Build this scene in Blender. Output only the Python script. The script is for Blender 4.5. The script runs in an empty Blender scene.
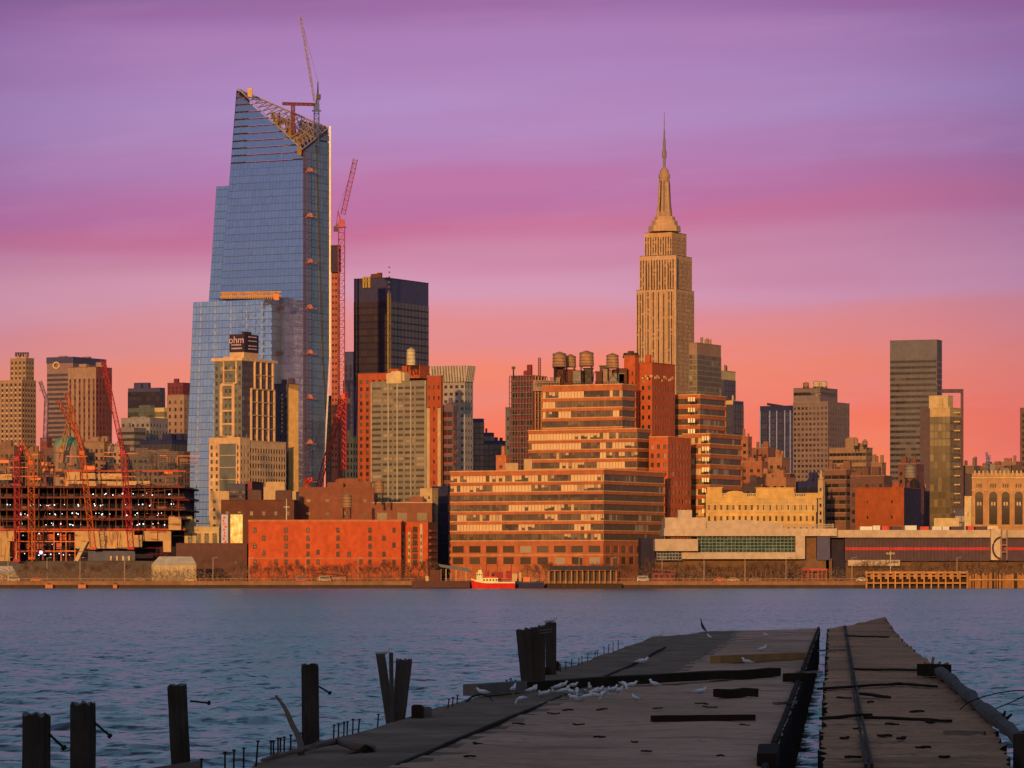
import bpy, math, random
from mathutils import Vector, Matrix, noise
R = math.radians
sc = bpy.context.scene
col = bpy.data.collections.new("city"); sc.collection.children.link(col)

# ------------------------------------------------------------------ camera
F = 3820.0; HZ = 570.0; H = 6.4; G = 2.2
cam = bpy.data.cameras.new("camera"); co = bpy.data.objects.new("camera", cam); sc.collection.objects.link(co)
cam.sensor_width = 36; cam.lens = 36 * F / 1024; cam.shift_y = (HZ - 384) / 1024
cam.clip_start = 1; cam.clip_end = 60000
co.location = (0, 0, H); co.rotation_euler = (R(90), 0, 0)
sc.camera = co

# ------------------------------------------------------------------ light
SUN_EL, SUN_AZ = 5.0, 8.0          # sun behind the camera, a little to its left
sun = bpy.data.lights.new("sun", 'SUN'); sun.energy = 4.15; sun.angle = R(0.5); sun.color = (1, .50, .15)
so = bpy.data.objects.new("sun", sun); sc.collection.objects.link(so)
sd = Vector((-math.sin(R(SUN_AZ)) * math.cos(R(SUN_EL)), -math.cos(R(SUN_AZ)) * math.cos(R(SUN_EL)), math.sin(R(SUN_EL))))
so.rotation_euler = sd.to_track_quat('Z', 'Y').to_euler()
so.location = (0, -50, 80)
sc.view_settings.view_transform = 'Standard'; sc.view_settings.look = 'None'
sc.view_settings.exposure = 0; sc.view_settings.gamma = 1; sc.view_settings.use_curve_mapping = False

def s2l(c):
    c = c / 255.0
    return c / 12.92 if c <= .04045 else ((c + .055) / 1.055) ** 2.4
def L3(r, g, b): return (s2l(r), s2l(g), s2l(b), 1)

w = bpy.data.worlds.new("World"); sc.world = w; w.use_nodes = True
nt = w.node_tree; nt.nodes.clear()
def N(t, **k):
    n = nt.nodes.new(t)
    for a, b in k.items(): setattr(n, a, b)
    return n
def M(op, a, b=None, c=None, clamp=False):
    n = nt.nodes.new('ShaderNodeMath'); n.operation = op; n.use_clamp = clamp
    for i, v in enumerate((a, b, c)):
        if v is None: continue
        if isinstance(v, (int, float)): n.inputs[i].default_value = v
        else: nt.links.new(v, n.inputs[i])
    return n.outputs[0]
def MIX(f, a, b, mode='MIX'):
    n = nt.nodes.new('ShaderNodeMix'); n.data_type = 'RGBA'; n.blend_type = mode
    for i, v in ((0, f), (6, a), (7, b)):
        if isinstance(v, (int, float, tuple)): n.inputs[i].default_value = v
        else: nt.links.new(v, n.inputs[i])
    return n.outputs[2]
def RAMP(f, stops, interp='LINEAR'):
    n = nt.nodes.new('ShaderNodeValToRGB'); cr = n.color_ramp; cr.interpolation = interp
    while len(cr.elements) < len(stops): cr.elements.new(.5)
    for e, (p, c) in zip(cr.elements, stops): e.position = p; e.color = c if len(c) == 4 else (*c, 1)
    nt.links.new(f, n.inputs[0]); return n.outputs[0]
def NOISE(vec, scale, detail=4, rough=.5, dim='3D'):
    n = nt.nodes.new('ShaderNodeTexNoise'); n.noise_dimensions = dim
    n.inputs['Scale'].default_value = scale; n.inputs['Detail'].default_value = detail; n.inputs['Roughness'].default_value = rough
    nt.links.new(vec, n.inputs['Vector']); return n.outputs['Fac']
tc = N('ShaderNodeTexCoord'); sp = N('ShaderNodeSeparateXYZ'); nt.links.new(tc.outputs['Generated'], sp.inputs[0])
X_, Y_, Z_ = sp.outputs
hyp = M('SQRT', M('ADD', M('MULTIPLY', X_, X_), M('MULTIPLY', Y_, Y_)))
t_ = M('DIVIDE', Z_, M('MAXIMUM', hyp, .001))                 # tan(elevation)
az = M('ARCTAN2', X_, Y_)                                     # 0 ahead
cv = N('ShaderNodeCombineXYZ'); nt.links.new(M('MULTIPLY', az, 5.0), cv.inputs[0]); nt.links.new(M('MULTIPLY', M('SUBTRACT', t_, M('MULTIPLY', az, .05)), 50.0), cv.inputs[1])
cv2 = N('ShaderNodeCombineXYZ'); nt.links.new(M('MULTIPLY', az, 15.0), cv2.inputs[0]); nt.links.new(M('MULTIPLY', M('SUBTRACT', t_, M('MULTIPLY', az, .08)), 85.0), cv2.inputs[1])
n1 = NOISE(cv.outputs[0], .8, 2, .5); n2 = NOISE(cv2.outputs[0], 1.0, 4, .6)
wob = M('ADD', M('MULTIPLY', M('SUBTRACT', n1, .5), .032), M('MULTIPLY', M('SUBTRACT', n2, .5), .003))
u_ = M('DIVIDE', M('ADD', M('SUBTRACT', t_, M('MULTIPLY', M('MULTIPLY', az, .035), M('MULTIPLY', t_, 16.0, clamp=True))), wob), .16)
def up(py): return (HZ - py) / F / .16
stops = [(560, (255, 128, 70)), (475, (255, 116, 76)), (432, (252, 122, 86)), (385, (244, 136, 112)), (330, (228, 142, 144)),
         (292, (214, 154, 180)), (250, (204, 136, 168)), (222, (200, 116, 154)), (196, (190, 118, 166)), (160, (182, 130, 182)),
         (112, (178, 142, 196)), (60, (172, 128, 184)), (5, (158, 108, 166)), (-40, (104, 92, 134))]
east = RAMP(u_, [(max(0, up(p)), L3(*c)) for p, c in stops], 'B_SPLINE' if False else 'EASE')
# the picture dims and cools to both sides, more to the right
side = M('MULTIPLY', M('POWER', M('MINIMUM', M('ABSOLUTE', M('DIVIDE', M('SUBTRACT', az, -.01), .15)), 1.6), 2.4), .45, clamp=True)
hi = M('MULTIPLY', t_, 9.0, clamp=True)
east = MIX(M('MULTIPLY', side, M('ADD', M('MULTIPLY', hi, .9), .25)), east, L3(96, 84, 140))
lowl = M('MULTIPLY', M('MULTIPLY', az, -9.0, clamp=True), M('SUBTRACT', 1.0, M('MULTIPLY', t_, 11.0, clamp=True)))
east = MIX(M('MULTIPLY', lowl, .75), east, L3(226, 150, 134))
glow = M('MULTIPLY', M('SUBTRACT', 1.0, M('MULTIPLY', M('ABSOLUTE', M('SUBTRACT', az, .094)), 22.0), clamp=True), M('SUBTRACT', 1.0, M('MULTIPLY', t_, 24.0), clamp=True))
east = MIX(M('MULTIPLY', glow, .8), east, L3(255, 168, 92))
cloud = RAMP(n1, [(.48, (0, 0, 0)), (.70, (1, 1, 1))])
east = MIX(M('MULTIPLY', M('MULTIPLY', cloud, .22), M('MULTIPLY', t_, 14.0, clamp=True)), east, L3(186, 90, 140))
cloud2 = RAMP(n2, [(.50, (0, 0, 0)), (.75, (1, 1, 1))])
east = MIX(M('MULTIPLY', cloud2, .12), east, L3(214, 160, 196))
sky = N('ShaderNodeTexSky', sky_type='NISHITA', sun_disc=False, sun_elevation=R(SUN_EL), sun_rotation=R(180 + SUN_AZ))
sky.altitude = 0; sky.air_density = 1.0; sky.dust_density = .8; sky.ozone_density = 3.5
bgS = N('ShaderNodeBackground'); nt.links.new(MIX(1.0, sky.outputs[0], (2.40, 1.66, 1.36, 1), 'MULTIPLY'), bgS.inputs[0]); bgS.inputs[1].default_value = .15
bgE = N('ShaderNodeBackground'); nt.links.new(east, bgE.inputs[0]); bgE.inputs[1].default_value = 1.0
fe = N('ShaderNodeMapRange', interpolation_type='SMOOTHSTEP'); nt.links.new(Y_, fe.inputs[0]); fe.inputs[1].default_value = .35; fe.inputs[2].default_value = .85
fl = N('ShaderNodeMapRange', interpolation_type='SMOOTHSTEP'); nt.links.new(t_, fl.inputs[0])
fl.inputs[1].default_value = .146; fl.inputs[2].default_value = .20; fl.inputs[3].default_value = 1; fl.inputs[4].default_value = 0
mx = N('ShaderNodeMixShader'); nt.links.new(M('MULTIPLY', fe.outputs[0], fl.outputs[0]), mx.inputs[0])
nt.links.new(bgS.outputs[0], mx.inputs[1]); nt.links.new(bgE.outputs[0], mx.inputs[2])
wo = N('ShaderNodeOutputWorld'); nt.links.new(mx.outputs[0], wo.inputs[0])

# ------------------------------------------------------------------ helpers
def P(px, py, d): return Vector(((px - 512) / F * d, d, H + (HZ - py) / F * d))
def PX(px, d): return (px - 512) / F * d
def DK(py, h=4.0): return h * F / (py - HZ)      # distance of a deck point seen at row py

class MB:
    def __init__(s): s.v = []; s.f = []; s.m = []; s.a = []
    def quad(s, a, b, c, d, m=0, var=None):
        i = len(s.v); s.v += [tuple(a), tuple(b), tuple(c), tuple(d)]; s.f.append((i, i+1, i+2, i+3)); s.m.append(m); s.a.append(random.random() if var is None else var)
    def poly(s, pts, m=0, var=None):
        i = len(s.v); s.v += [tuple(p) for p in pts]; s.f.append(tuple(range(i, i+len(pts)))); s.m.append(m); s.a.append(random.random() if var is None else var)
    def hexa(s, p, m=0, var=None):          # 4 bottom + 4 top, ring order
        i = len(s.v); s.v += [tuple(q) for q in p]; va = random.random() if var is None else var
        for f in ((0,3,2,1),(4,5,6,7),(0,1,5,4),(1,2,6,5),(2,3,7,6),(3,0,4,7)):
            s.f.append(tuple(i+k for k in f)); s.m.append(m); s.a.append(va)
    def box(s, x0, x1, y0, y1, z0, z1, m=0, var=None, T=None):
        p = [(x0,y0,z0),(x1,y0,z0),(x1,y1,z0),(x0,y1,z0),(x0,y0,z1),(x1,y0,z1),(x1,y1,z1),(x0,y1,z1)]
        if T: p = [T(*q) for q in p]
        s.hexa(p, m, var)
    def ring(s, path, radii, n=8, m=0, cap=True, squash=1.0, jit=0):
        path = [Vector(p) for p in path]; i0 = len(s.v); k = len(path)
        for j, p in enumerate(path):
            t = (path[min(j+1, k-1)] - path[max(j-1, 0)])
            t = t.normalized() if t.length > 1e-9 else Vector((0,0,1))
            a = Vector((0,0,1)) if abs(t.z) < .9 else Vector((1,0,0))
            e1 = t.cross(a).normalized(); e2 = t.cross(e1)
            for q in range(n):
                an = 2*math.pi*q/n; r = radii[j] * (1 + (random.uniform(-jit, jit) if jit else 0))
                s.v.append(tuple(p + e1*math.cos(an)*r + e2*math.sin(an)*r*squash))
        va = random.random()
        for j in range(k-1):
            for q in range(n):
                a = i0+j*n+q; b = i0+j*n+(q+1) % n
                s.f.append((a, b, b+n, a+n)); s.m.append(m); s.a.append(va)
        if cap:
            s.f.append(tuple(i0+q for q in range(n))); s.f.append(tuple(i0+(k-1)*n+q for q in range(n)[::-1]))
            s.m += [m, m]; s.a += [va, va]
    def bar(s, a, b, r, n=4, m=0): s.ring([a, b], [r, r], n, m)
    def build(s, name, mats, parent=None, origin=None, smooth=False):
        if not isinstance(mats, (list, tuple)): mats = [mats]
        o0 = Vector(parent['_w']) if parent is not None else Vector(origin or (0,0,0))
        me = bpy.data.meshes.new(name)
        me.from_pydata([(x-o0.x, y-o0.y, z-o0.z) for x, y, z in s.v], [], s.f)
        for mt in mats: me.materials.append(mt)
        me.polygons.foreach_set('material_index', s.m)
        if smooth: me.polygons.foreach_set('use_smooth', [True]*len(s.f))
        at = me.attributes.new('var', 'FLOAT', 'FACE'); at.data.foreach_set('value', s.a)
        me.update()
        o = bpy.data.objects.new(name, me); col.objects.link(o)
        if parent is not None: o.parent = parent; o['_w'] = parent['_w']
        else: o.location = o0; o['_w'] = tuple(o0)
        return o

def tag(o, label=None, cat=None, group=None, kind=None):
    for k, v in (('label', label), ('category', cat), ('group', group), ('kind', kind)):
        if v: o[k] = v
    return o
def thing(name, label, cat, loc=(0,0,0), group=None):
    o = bpy.data.objects.new(name, None); col.objects.link(o); o.empty_display_size = .5
    o.location = loc; o['_w'] = tuple(loc); return tag(o, label, cat, group)
def copy_tree(o, parent=None):
    c = o.copy(); col.objects.link(c)
    if parent is not None: c.parent = parent
    for ch in o.children: copy_tree(ch, c)
    return c

# ------------------------------------------------------------------ materials
LIT = (1.28, .80, .46)
def A(r, g, b):                              # base colour of a sunlit wall seen as r,g,b
    return tuple(min(.82, max(.012, s2l(c) / l)) for c, l in zip((r, g, b), LIT))
def newmat(name):
    global nt
    m = bpy.data.materials.new(name); m.use_nodes = True; nt = m.node_tree
    b = nt.nodes['Principled BSDF']; return m, b
def setc(b, inp, v):
    if isinstance(v, (int, float)): b.inputs[inp].default_value = v
    elif isinstance(v, tuple): b.inputs[inp].default_value = v if len(v) == 4 else (*v, 1)
    else: nt.links.new(v, b.inputs[inp])
def objc():
    return nt.nodes.new('ShaderNodeTexCoord').outputs['Object']
def scaled(vec, sx, sy, sz):
    n = nt.nodes.new('ShaderNodeMapping'); nt.links.new(vec, n.inputs[0]); n.inputs['Scale'].default_value = (sx, sy, sz); return n.outputs[0]
def mulc(c, k): return tuple(min(1, x*k) for x in c[:3])
_mc = {}
def wallm(name, c, rough=.85, var=.22, sc_=.06, metal=0, streak=True):
    m, b = newmat(name)
    o = objc()
    n1 = NOISE(scaled(o, sc_, sc_, sc_*(.35 if streak else 1)), 1, 5, .6)
    n2 = NOISE(scaled(o, .45, .45, .3), 1, 5, .7)
    f = RAMP(n1, [(.32, (0,0,0)), (.68, (1,1,1))])
    cc = MIX(f, (*mulc(c, 1-var), 1), (*mulc(c, 1+var*.8), 1))
    cc = MIX(RAMP(n2, [(.38, (0,0,0)), (.64, (.75,)*3)]), cc, (*mulc(c, .62), 1))
    # per-face variation
    at = nt.nodes.new('ShaderNodeAttribute'); at.attribute_name = 'var'
    cc = MIX(M('MULTIPLY', at.outputs['Fac'], .34), cc, (*mulc(c, .55), 1))
    setc(b, 'Base Color', cc); setc(b, 'Roughness', rough); setc(b, 'Metallic', metal)
    b.inputs['Specular IOR Level'].default_value = .3
    return m
def glassm(name, dark, light, thr=.6, rough=.12, spec=.9, metal=.0, soft=.05, coat=0):
    m, b = newmat(name)
    at = nt.nodes.new('ShaderNodeAttribute'); at.attribute_name = 'var'
    f = RAMP(at.outputs['Fac'], [(0, (0,0,0)), (max(0, thr-.25), (.12,.12,.12)), (thr, (.25,.25,.25)), (min(1, thr+soft), (.8,.8,.8)), (1, (1,1,1))])  # lighter panes: blinds, plus sunset reflections painted as plain colour
    setc(b, 'Base Color', MIX(f, (*dark, 1), (*light, 1)))
    setc(b, 'Roughness', rough); setc(b, 'Metallic', metal); b.inputs['Specular IOR Level'].default_value = spec
    if coat: b.inputs['Coat Weight'].default_value = coat; b.inputs['Coat Roughness'].default_value = .05
    return m
def plain(name, c, rough=.7, metal=0, var=.15):
    return wallm(name, c, rough, var, .5, metal, False)
def emit(name, c, s):
    m, b = newmat(name); setc(b, 'Base Color', c); b.inputs['Emission Color'].default_value = (*c, 1); b.inputs['Emission Strength'].default_value = s; return m

# ------------------------------------------------------------------ building kit
TH = 28
class Blk:
    """a rectangular block seen with corner C nearest; L, R are the picture columns of its two far corners"""
    def __init__(s, L, C, R_, top, d, th=TH, base=None, depth=None):
        s.th = R(th); s.c = math.cos(s.th); s.s = math.sin(s.th); s.d = d; s.C = C
        s.B = Vector((PX(C, d), d, G)); s.g = G
        s.w = -s.fx(L); s.h = s.z(top)
        s.v = depth if depth else (s.sy(R_) if th > 7 else 28.0)
        s.z0 = 0 if base is None else s.z(base)
    def fx(s, px):
        a = (px-512)/F; return (a*s.d - s.B.x)/(s.c + a*s.s)
    def sy(s, px):
        a = (px-512)/F; return (a*s.d - s.B.x)/(s.s - a*s.c)
    def z(s, py): return (HZ-py)/F*s.d + H - G
    def T(s, x, y, z): return Vector((s.B.x + x*s.c + y*s.s, s.B.y - x*s.s + y*s.c, G + z))
    def face(s, f):          # mapping (along, out, z) -> world
        if f == 'f': return (lambda a, o, z: s.T(a, -o, z)), -s.w, 0.0
        return (lambda a, o, z: s.T(o, a, z)), 0.0, s.v
    def shell(s, mb, top=None, m=0):
        h = s.h if top is None else top
        mb.quad(s.T(-s.w,0,s.z0), s.T(-s.w,s.v,s.z0), s.T(-s.w,s.v,h), s.T(-s.w,0,h), m)
        mb.quad(s.T(-s.w,s.v,s.z0), s.T(0,s.v,s.z0), s.T(0,s.v,h), s.T(-s.w,s.v,h), m)
        mb.quad(s.T(-s.w,0,h-.7), s.T(0,0,h-.7), s.T(0,s.v,h-.7), s.T(-s.w,s.v,h-.7), m)

def grid(mb, win, T, a0, a1, z0, z1, nx, ny, wf, hf, rec=.3, m=0, skip=None, sill=.5):
    """wall with real recessed openings; every opening appends a pane to win"""
    pa = (a1-a0)/nx; pz = (z1-z0)/ny; ww = pa*wf; wh = pz*hf
    Q = lambda A, B, C_, D, mm=m: mb.quad(T(A[0], 0, A[1]), T(B[0], 0, B[1]), T(C_[0], 0, C_[1]), T(D[0], 0, D[1]), mm)
    zp = z0
    for j in range(ny):
        zb = z0 + pz*j + (pz-wh)*sill; zt = zb + wh
        Q((a0, zp), (a1, zp), (a1, zb), (a0, zb)); zp = zt
        ap = a0
        for i in range(nx):
            l = a0 + pa*i + (pa-ww)/2; r = l + ww
            if skip and skip(i, j):
                Q((ap, zb), (r, zb), (r, zt), (ap, zt)); ap = r; continue
            Q((ap, zb), (l, zb), (l, zt), (ap, zt)); ap = r
            q = [(l, zb), (r, zb), (r, zt), (l, zt)]
            for k in range(4):
                c0, c1 = q[k], q[(k+1) % 4]
                mb.quad(T(c0[0], 0, c0[1]), T(c1[0], 0, c1[1]), T(c1[0], -rec, c1[1]), T(c0[0], -rec, c0[1]), m)
            win.append([T(a, -rec, z) for a, z in q])
        Q((ap, zb), (a1, zb), (a1, zt), (ap, zt))
    Q((a0, zp), (a1, zp), (a1, z1), (a0, z1))

def put_windows(win, glass, root, indiv, name='window', cap=100, cov=None):
    """indiv: every pane is a part of its own up to the cap; the rest is one part"""
    if not win: return
    k = 0
    if indiv:
        if len(win) > cap: random.Random(5).shuffle(win)
        for q in win[:cap]:
            mb = MB(); mb.quad(*q); mb.build(name, glass, root)
        k = min(cap, len(win))
    if len(win) > k:
        mb = MB()
        for q in win[k:]: mb.quad(*q)
        o = mb.build(name, glass, root); o['kind'] = 'stuff'

def ribbons(mb, bands, T, a0, a1, z0, z1, ny, hf, pane, rec=.35, brick=0, trim=1):
    """storeys of continuous glass between brick spandrels topped by a pale sill"""
    pz = (z1-z0)/ny
    for j in range(ny):
        zb = z0 + pz*j + pz*(1-hf); zt = z0 + pz*(j+1)
        mb.quad(T(a0,0,zb-pz*(1-hf)), T(a1,0,zb-pz*(1-hf)), T(a1,0,zb-.35), T(a0,0,zb-.35), brick)
        mb.hexa([T(a0,-rec,zb-.35), T(a1,-rec,zb-.35), T(a1,.12,zb-.35), T(a0,.12,zb-.35), T(a0,-rec,zb), T(a1,-rec,zb), T(a1,.12,zb), T(a0,.12,zb)], trim)
        mb.quad(T(a0,0,zt), T(a1,0,zt), T(a1,-rec,zt), T(a0,-rec,zt), brick)
        bm = MB(); n = max(1, round((a1-a0)/pane)); p = (a1-a0)/n
        blk = random.random()
        for i in range(n):
            if random.random() < .22: blk = random.random()
            va = min(1, max(0, blk + random.uniform(-.12, .12)))
            l = a0+p*i; r = l+p
            zs = zb + (zt-zb)*random.choice((0, 0, .3, .45, .6, 1)) if va < .8 else zb
            e = random.uniform(-.02, .02)
            if zs > zb: bm.quad(T(l+.06,-rec+e,zb), T(r-.06,-rec-e,zb), T(r-.06,-rec-e,zs), T(l+.06,-rec+e,zs), 0, .1+.3*random.random())
            if zs < zt: bm.quad(T(l+.06,-rec+e,zs), T(r-.06,-rec-e,zs), T(r-.06,-rec-e,zt), T(l+.06,-rec+e,zt), 0, va)
            bm.quad(T(r-.06,-rec+.04,zb), T(r+.06,-rec+.04,zb), T(r+.06,-rec+.04,zt), T(r-.06,-rec+.04,zt), 1)
        bm.quad(T(a0,-rec-.05,zb), T(a1,-rec-.05,zb), T(a1,-rec-.05,zt), T(a0,-rec-.05,zt), 1)
        bands.append(bm)

def curtain(gl, fr, T, a0, a1, z0, z1, nx, ny, mull=.12, slab=.5, out=.12, jit=.03, va=None):
    """glass panels slightly out of true, with slab edges and mullions standing proud"""
    pa = (a1-a0)/nx; pz = (z1-z0)/ny
    for j in range(ny):
        rowv = random.random()
        for i in range(nx):
            l = a0+pa*i; z = z0+pz*j; e = [random.uniform(-jit, jit) for _ in range(4)]
            v = min(1, max(0, rowv*.4+random.random()*.6)) if va is None else va(i, j)
            gl.quad(T(l,e[0],z), T(l+pa,e[1],z), T(l+pa,e[2],z+pz), T(l,e[3],z+pz), 0, v)
        if slab:
            z = z0+pz*j
            fr.quad(T(a0,out,z), T(a1,out,z), T(a1,out,z+slab), T(a0,out,z+slab))
            fr.quad(T(a0,out,z+slab), T(a1,out,z+slab), T(a1,0,z+slab), T(a0,0,z+slab))
    if mull:
        for i in range(nx+1):
            a = a0+pa*i
            fr.quad(T(a-mull/2,out+.03,z0), T(a+mull/2,out+.03,z0), T(a+mull/2,out+.03,z1), T(a-mull/2,out+.03,z1))
            fr.quad(T(a+mull/2,0,z0), T(a+mull/2,out+.03,z0), T(a+mull/2,out+.03,z1), T(a+mull/2,0,z1))

FOOT = []
def bld(name, label, L, C, R_, top, d, wall, glass, style='punch', pa=3.2, pz=3.6, wf=.5, hf=.55, vb=582, th=TH, indiv=False,
        rec=.35, cap_h=2.5, trim=None, roofn=3, depth=None, cat='building', parent=None, base=None, mull=.15, slab=.5,
        sidewall=None, frame=None, side=True, unitm=None, group=None, partname=None, pin=None, seed=None, uh=(2, 5)):
    random.seed(seed if seed is not None else int(L*7+top*13+d))
    b = Blk(L, C, R_, top, d, th, base, depth)
    root = parent or thing(name, label, cat, tuple(b.B), group)
    if pin: b.g = 0
    if root is None: return
    zlo = max(b.z0, min(b.h-4, b.z(vb)))
    mats = [wall, trim or wall, sidewall or wall]
    mb = MB(); b.shell(mb)
    wins = []; bands = []; gl = MB(); fr = MB()
    faces = ['f', 's'] if side else ['f']
    for f in ('f', 's'):
        T, a0, a1 = b.face(f); mi = 2 if f == 's' else 0
        if f not in faces or (a1-a0) < 1.5:
            mb.quad(T(a0,0,b.z0), T(a1,0,b.z0), T(a1,0,b.h), T(a0,0,b.h), mi); continue
        if zlo > b.z0: mb.quad(T(a0,0,b.z0), T(a1,0,b.z0), T(a1,0,zlo), T(a0,0,zlo), mi)
        ztop = b.h - cap_h
        mb.quad(T(a0,0,ztop), T(a1,0,ztop), T(a1,0,b.h), T(a0,0,b.h), mi)
        nx = max(1, round((a1-a0)/pa)); ny = max(1, round((ztop-zlo)/pz))
        if style == 'punch':
            grid(mb, wins, T, a0, a1, zlo, ztop, nx, ny, wf, hf, rec*(1 if f == 'f' else .35), mi)
        elif style == 'ribbon':
            n0 = len(bands); ribbons(mb, bands, T, a0, a1, zlo, ztop, ny, hf, pa, rec, mi, 1)
        elif style == 'curtain':
            curtain(gl, fr, T, a0, a1, zlo, ztop, nx, ny, mull, slab)
        elif style == 'pier':           # tall piers with window and spandrel strips between
            rec_ = rec*(1 if f == 'f' else .35)
            p = (a1-a0)/nx; pw = p*(1-wf)
            for i in range(nx+1):
                a = a0+p*i; l = max(a0, a-pw/2); r = min(a1, a+pw/2)
                mb.hexa([T(l,-.05,zlo), T(r,-.05,zlo), T(r,.0,zlo), T(l,.0,zlo), T(l,-.05,ztop), T(r,-.05,ztop), T(r,.0,ztop), T(l,.0,ztop)], mi)
                for e in (l, r): mb.quad(T(e,0,zlo), T(e,-rec_,zlo), T(e,-rec_,ztop), T(e,0,ztop), mi)
            for j in range(ny):
                z = zlo+(ztop-zlo)/ny*j; hz = (ztop-zlo)/ny
                mb.quad(T(a0,-rec_+.02,z), T(a1,-rec_+.02,z), T(a1,-rec_+.02,z+hz*(1-hf)), T(a0,-rec_+.02,z+hz*(1-hf)), 1)
                for i in range(nx):
                    l = a0+p*i+pw/2; r = a0+p*(i+1)-pw/2
                    wins.append([T(l,-rec_,z+hz*(1-hf)), T(r,-rec_,z+hz*(1-hf)), T(r,-rec_,z+hz), T(l,-rec_,z+hz)])
    # parapet coping
    if cap_h > 0.8:
        for f in ('f', 's'):
            T, a0, a1 = b.face(f); e = .25 if f == 'f' else 0
            mb.hexa([T(a0,-.3,b.h), T(a1+e,-.3,b.h), T(a1+e,.25,b.h), T(a0,.25,b.h), T(a0,-.3,b.h+.35), T(a1+e,-.3,b.h+.35), T(a1+e,.25,b.h+.35), T(a0,.25,b.h+.35)], 1)
    mb.build(partname or 'wall', mats, root)
    put_windows(wins, glass, root, indiv)
    for bm in bands: bm.build('window_band', [glass, frame or mats[1]], root)
    if gl.f: gl.build('glazing', glass, root)
    if fr.f: fr.build('mullion_grid', frame or mats[1], root)
    for k in range(roofn):
        x = -b.w*random.uniform(.15, .85); y = b.v*random.uniform(.15, .7); sx = random.uniform(.06, .16)*b.w; hh = random.uniform(*uh)
        um = MB(); um.box(x-sx, x+sx, y-sx*.6, y+sx*.6, b.h-.7, b.h+hh, T=b.T)
        um.box(x-sx*.9, x+sx*.9, y-sx*.5, y+sx*.5, b.h+hh, b.h+hh+.25, T=b.T)
        um.build('rooftop_unit', unitm or mats[0], root)
    if not parent or pin: FOOT.append((root['label'], [b.T(-b.w,0,0), b.T(0,0,0), b.T(0,b.v,0), b.T(-b.w,b.v,0)]))
    b.root = root
    return b

# ================================================================== THE SETTING
# water ---------------------------------------------------------------
import numpy as np
SH = 1352.0
m_water, b = newmat('river water')
g = nt.nodes.new('ShaderNodeNewGeometry')
gp = g.outputs['Position']
def ncol(vec, scale, det):
    n = nt.nodes.new('ShaderNodeTexNoise'); n.inputs['Scale'].default_value = scale; n.inputs['Detail'].default_value = det
    nt.links.new(vec, n.inputs['Vector']); return n.outputs['Color']
def VM(op, a, b_=None, sc__=None):
    n = nt.nodes.new('ShaderNodeVectorMath'); n.operation = op
    for i, v in ((0, a), (1, b_)):
        if v is None: continue
        if isinstance(v, tuple): n.inputs[i].default_value = v
        else: nt.links.new(v, n.inputs[i])
    if sc__ is not None:
        if isinstance(sc__, float): n.inputs['Scale'].default_value = sc__
        else: nt.links.new(sc__, n.inputs['Scale'])
    return n.outputs[0]
patch = RAMP(NOISE(scaled(gp, .004, .013, 1), 1, 4, .55), [(.35, (.55,)*3), (.65, (1.15,)*3)])
r1 = VM('MULTIPLY', VM('SUBTRACT', ncol(scaled(gp, 1.6, 2.2, 1), 1, 3), (.5, .5, .5)), (.80, 1.6, 0))
r1 = VM('SCALE', r1, None, patch)
nn = VM('NORMALIZE', VM('ADD', g.outputs['Normal'], r1))
nt.links.new(nn, b.inputs['Normal'])
setc(b, 'Base Color', (.050, .046, .047)); b.inputs['Roughness'].default_value = .25; b.inputs['IOR'].default_value = 1.333
rng = np.random.default_rng(7)
NR, NC = 1150, 460
yy = 18*np.exp(np.linspace(0, math.log((SH-.5)/18), NR)); uu = np.linspace(-.24, .24, NC)
Yg, Ug = np.meshgrid(yy, uu, indexing='ij'); Xg = Ug*Yg; Zg = np.zeros_like(Xg)
cell = np.maximum(Yg*math.log(SH/18)/NR*2.4, 0)
for k in range(46):
    lam = .8*1.05**k if k < 38 else rng.uniform(4, 8)
    an = rng.normal(1.15, .75); kx, ky = math.cos(an)*2*math.pi/lam, math.sin(an)*2*math.pi/lam
    amp = .0125*lam**.45*rng.uniform(.6, 1.2)
    fade = np.clip((lam-cell*.8)/(cell*.6+1e-6), 0, 1)
    Zg += amp*fade*np.sin(kx*Xg+ky*Yg+rng.uniform(0, 6.28)+.6*np.sin(Xg*.05+k)+.5*np.sin(Yg*.021+2*k))
Zg *= np.clip((SH-Yg)/60, .15, 1)
Zg[0, :] = 0; Zg[:, 0] = 0; Zg[:, -1] = 0; Zg[-1, :] = 0
co_ = np.stack([Xg, Yg, Zg], -1).reshape(-1, 3)
me = bpy.data.meshes.new('water'); ids = np.arange(NR*NC).reshape(NR, NC)
fc = np.stack([ids[:-1,:-1], ids[:-1,1:], ids[1:,1:], ids[1:,:-1]], -1).reshape(-1, 4)
x0, x1 = -.24, .24
ex = np.array([(-4000,-600,0),(4000,-600,0),(4000,18,0),(-4000,18,0),(x0*18,18,0),(x1*18,18,0),(x0*(SH-.5),SH-.5,0),(x1*(SH-.5),SH-.5,0),(-4000,SH+2,0),(4000,SH+2,0)], float)
nb = len(co_)
me.vertices.add(nb+len(ex)); me.vertices.foreach_set('co', np.concatenate([co_, ex]).ravel())
fx = np.array([[0,1,2,3],[3,4,6,8],[5,2,9,7]])+nb
allf = np.concatenate([fc, fx]); me.loops.add(allf.size); me.loops.foreach_set('vertex_index', allf.ravel())
me.polygons.add(len(allf)); me.polygons.foreach_set('loop_start', np.arange(len(allf))*4)
me.update(calc_edges=True); me.validate(); me.polygons.foreach_set('use_smooth', np.ones(len(me.polygons), bool))
me.materials.append(m_water); wob_ = bpy.data.objects.new('water', me); col.objects.link(wob_); wob_['_w'] = (0,0,0); tag(wob_, kind='structure')

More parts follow.
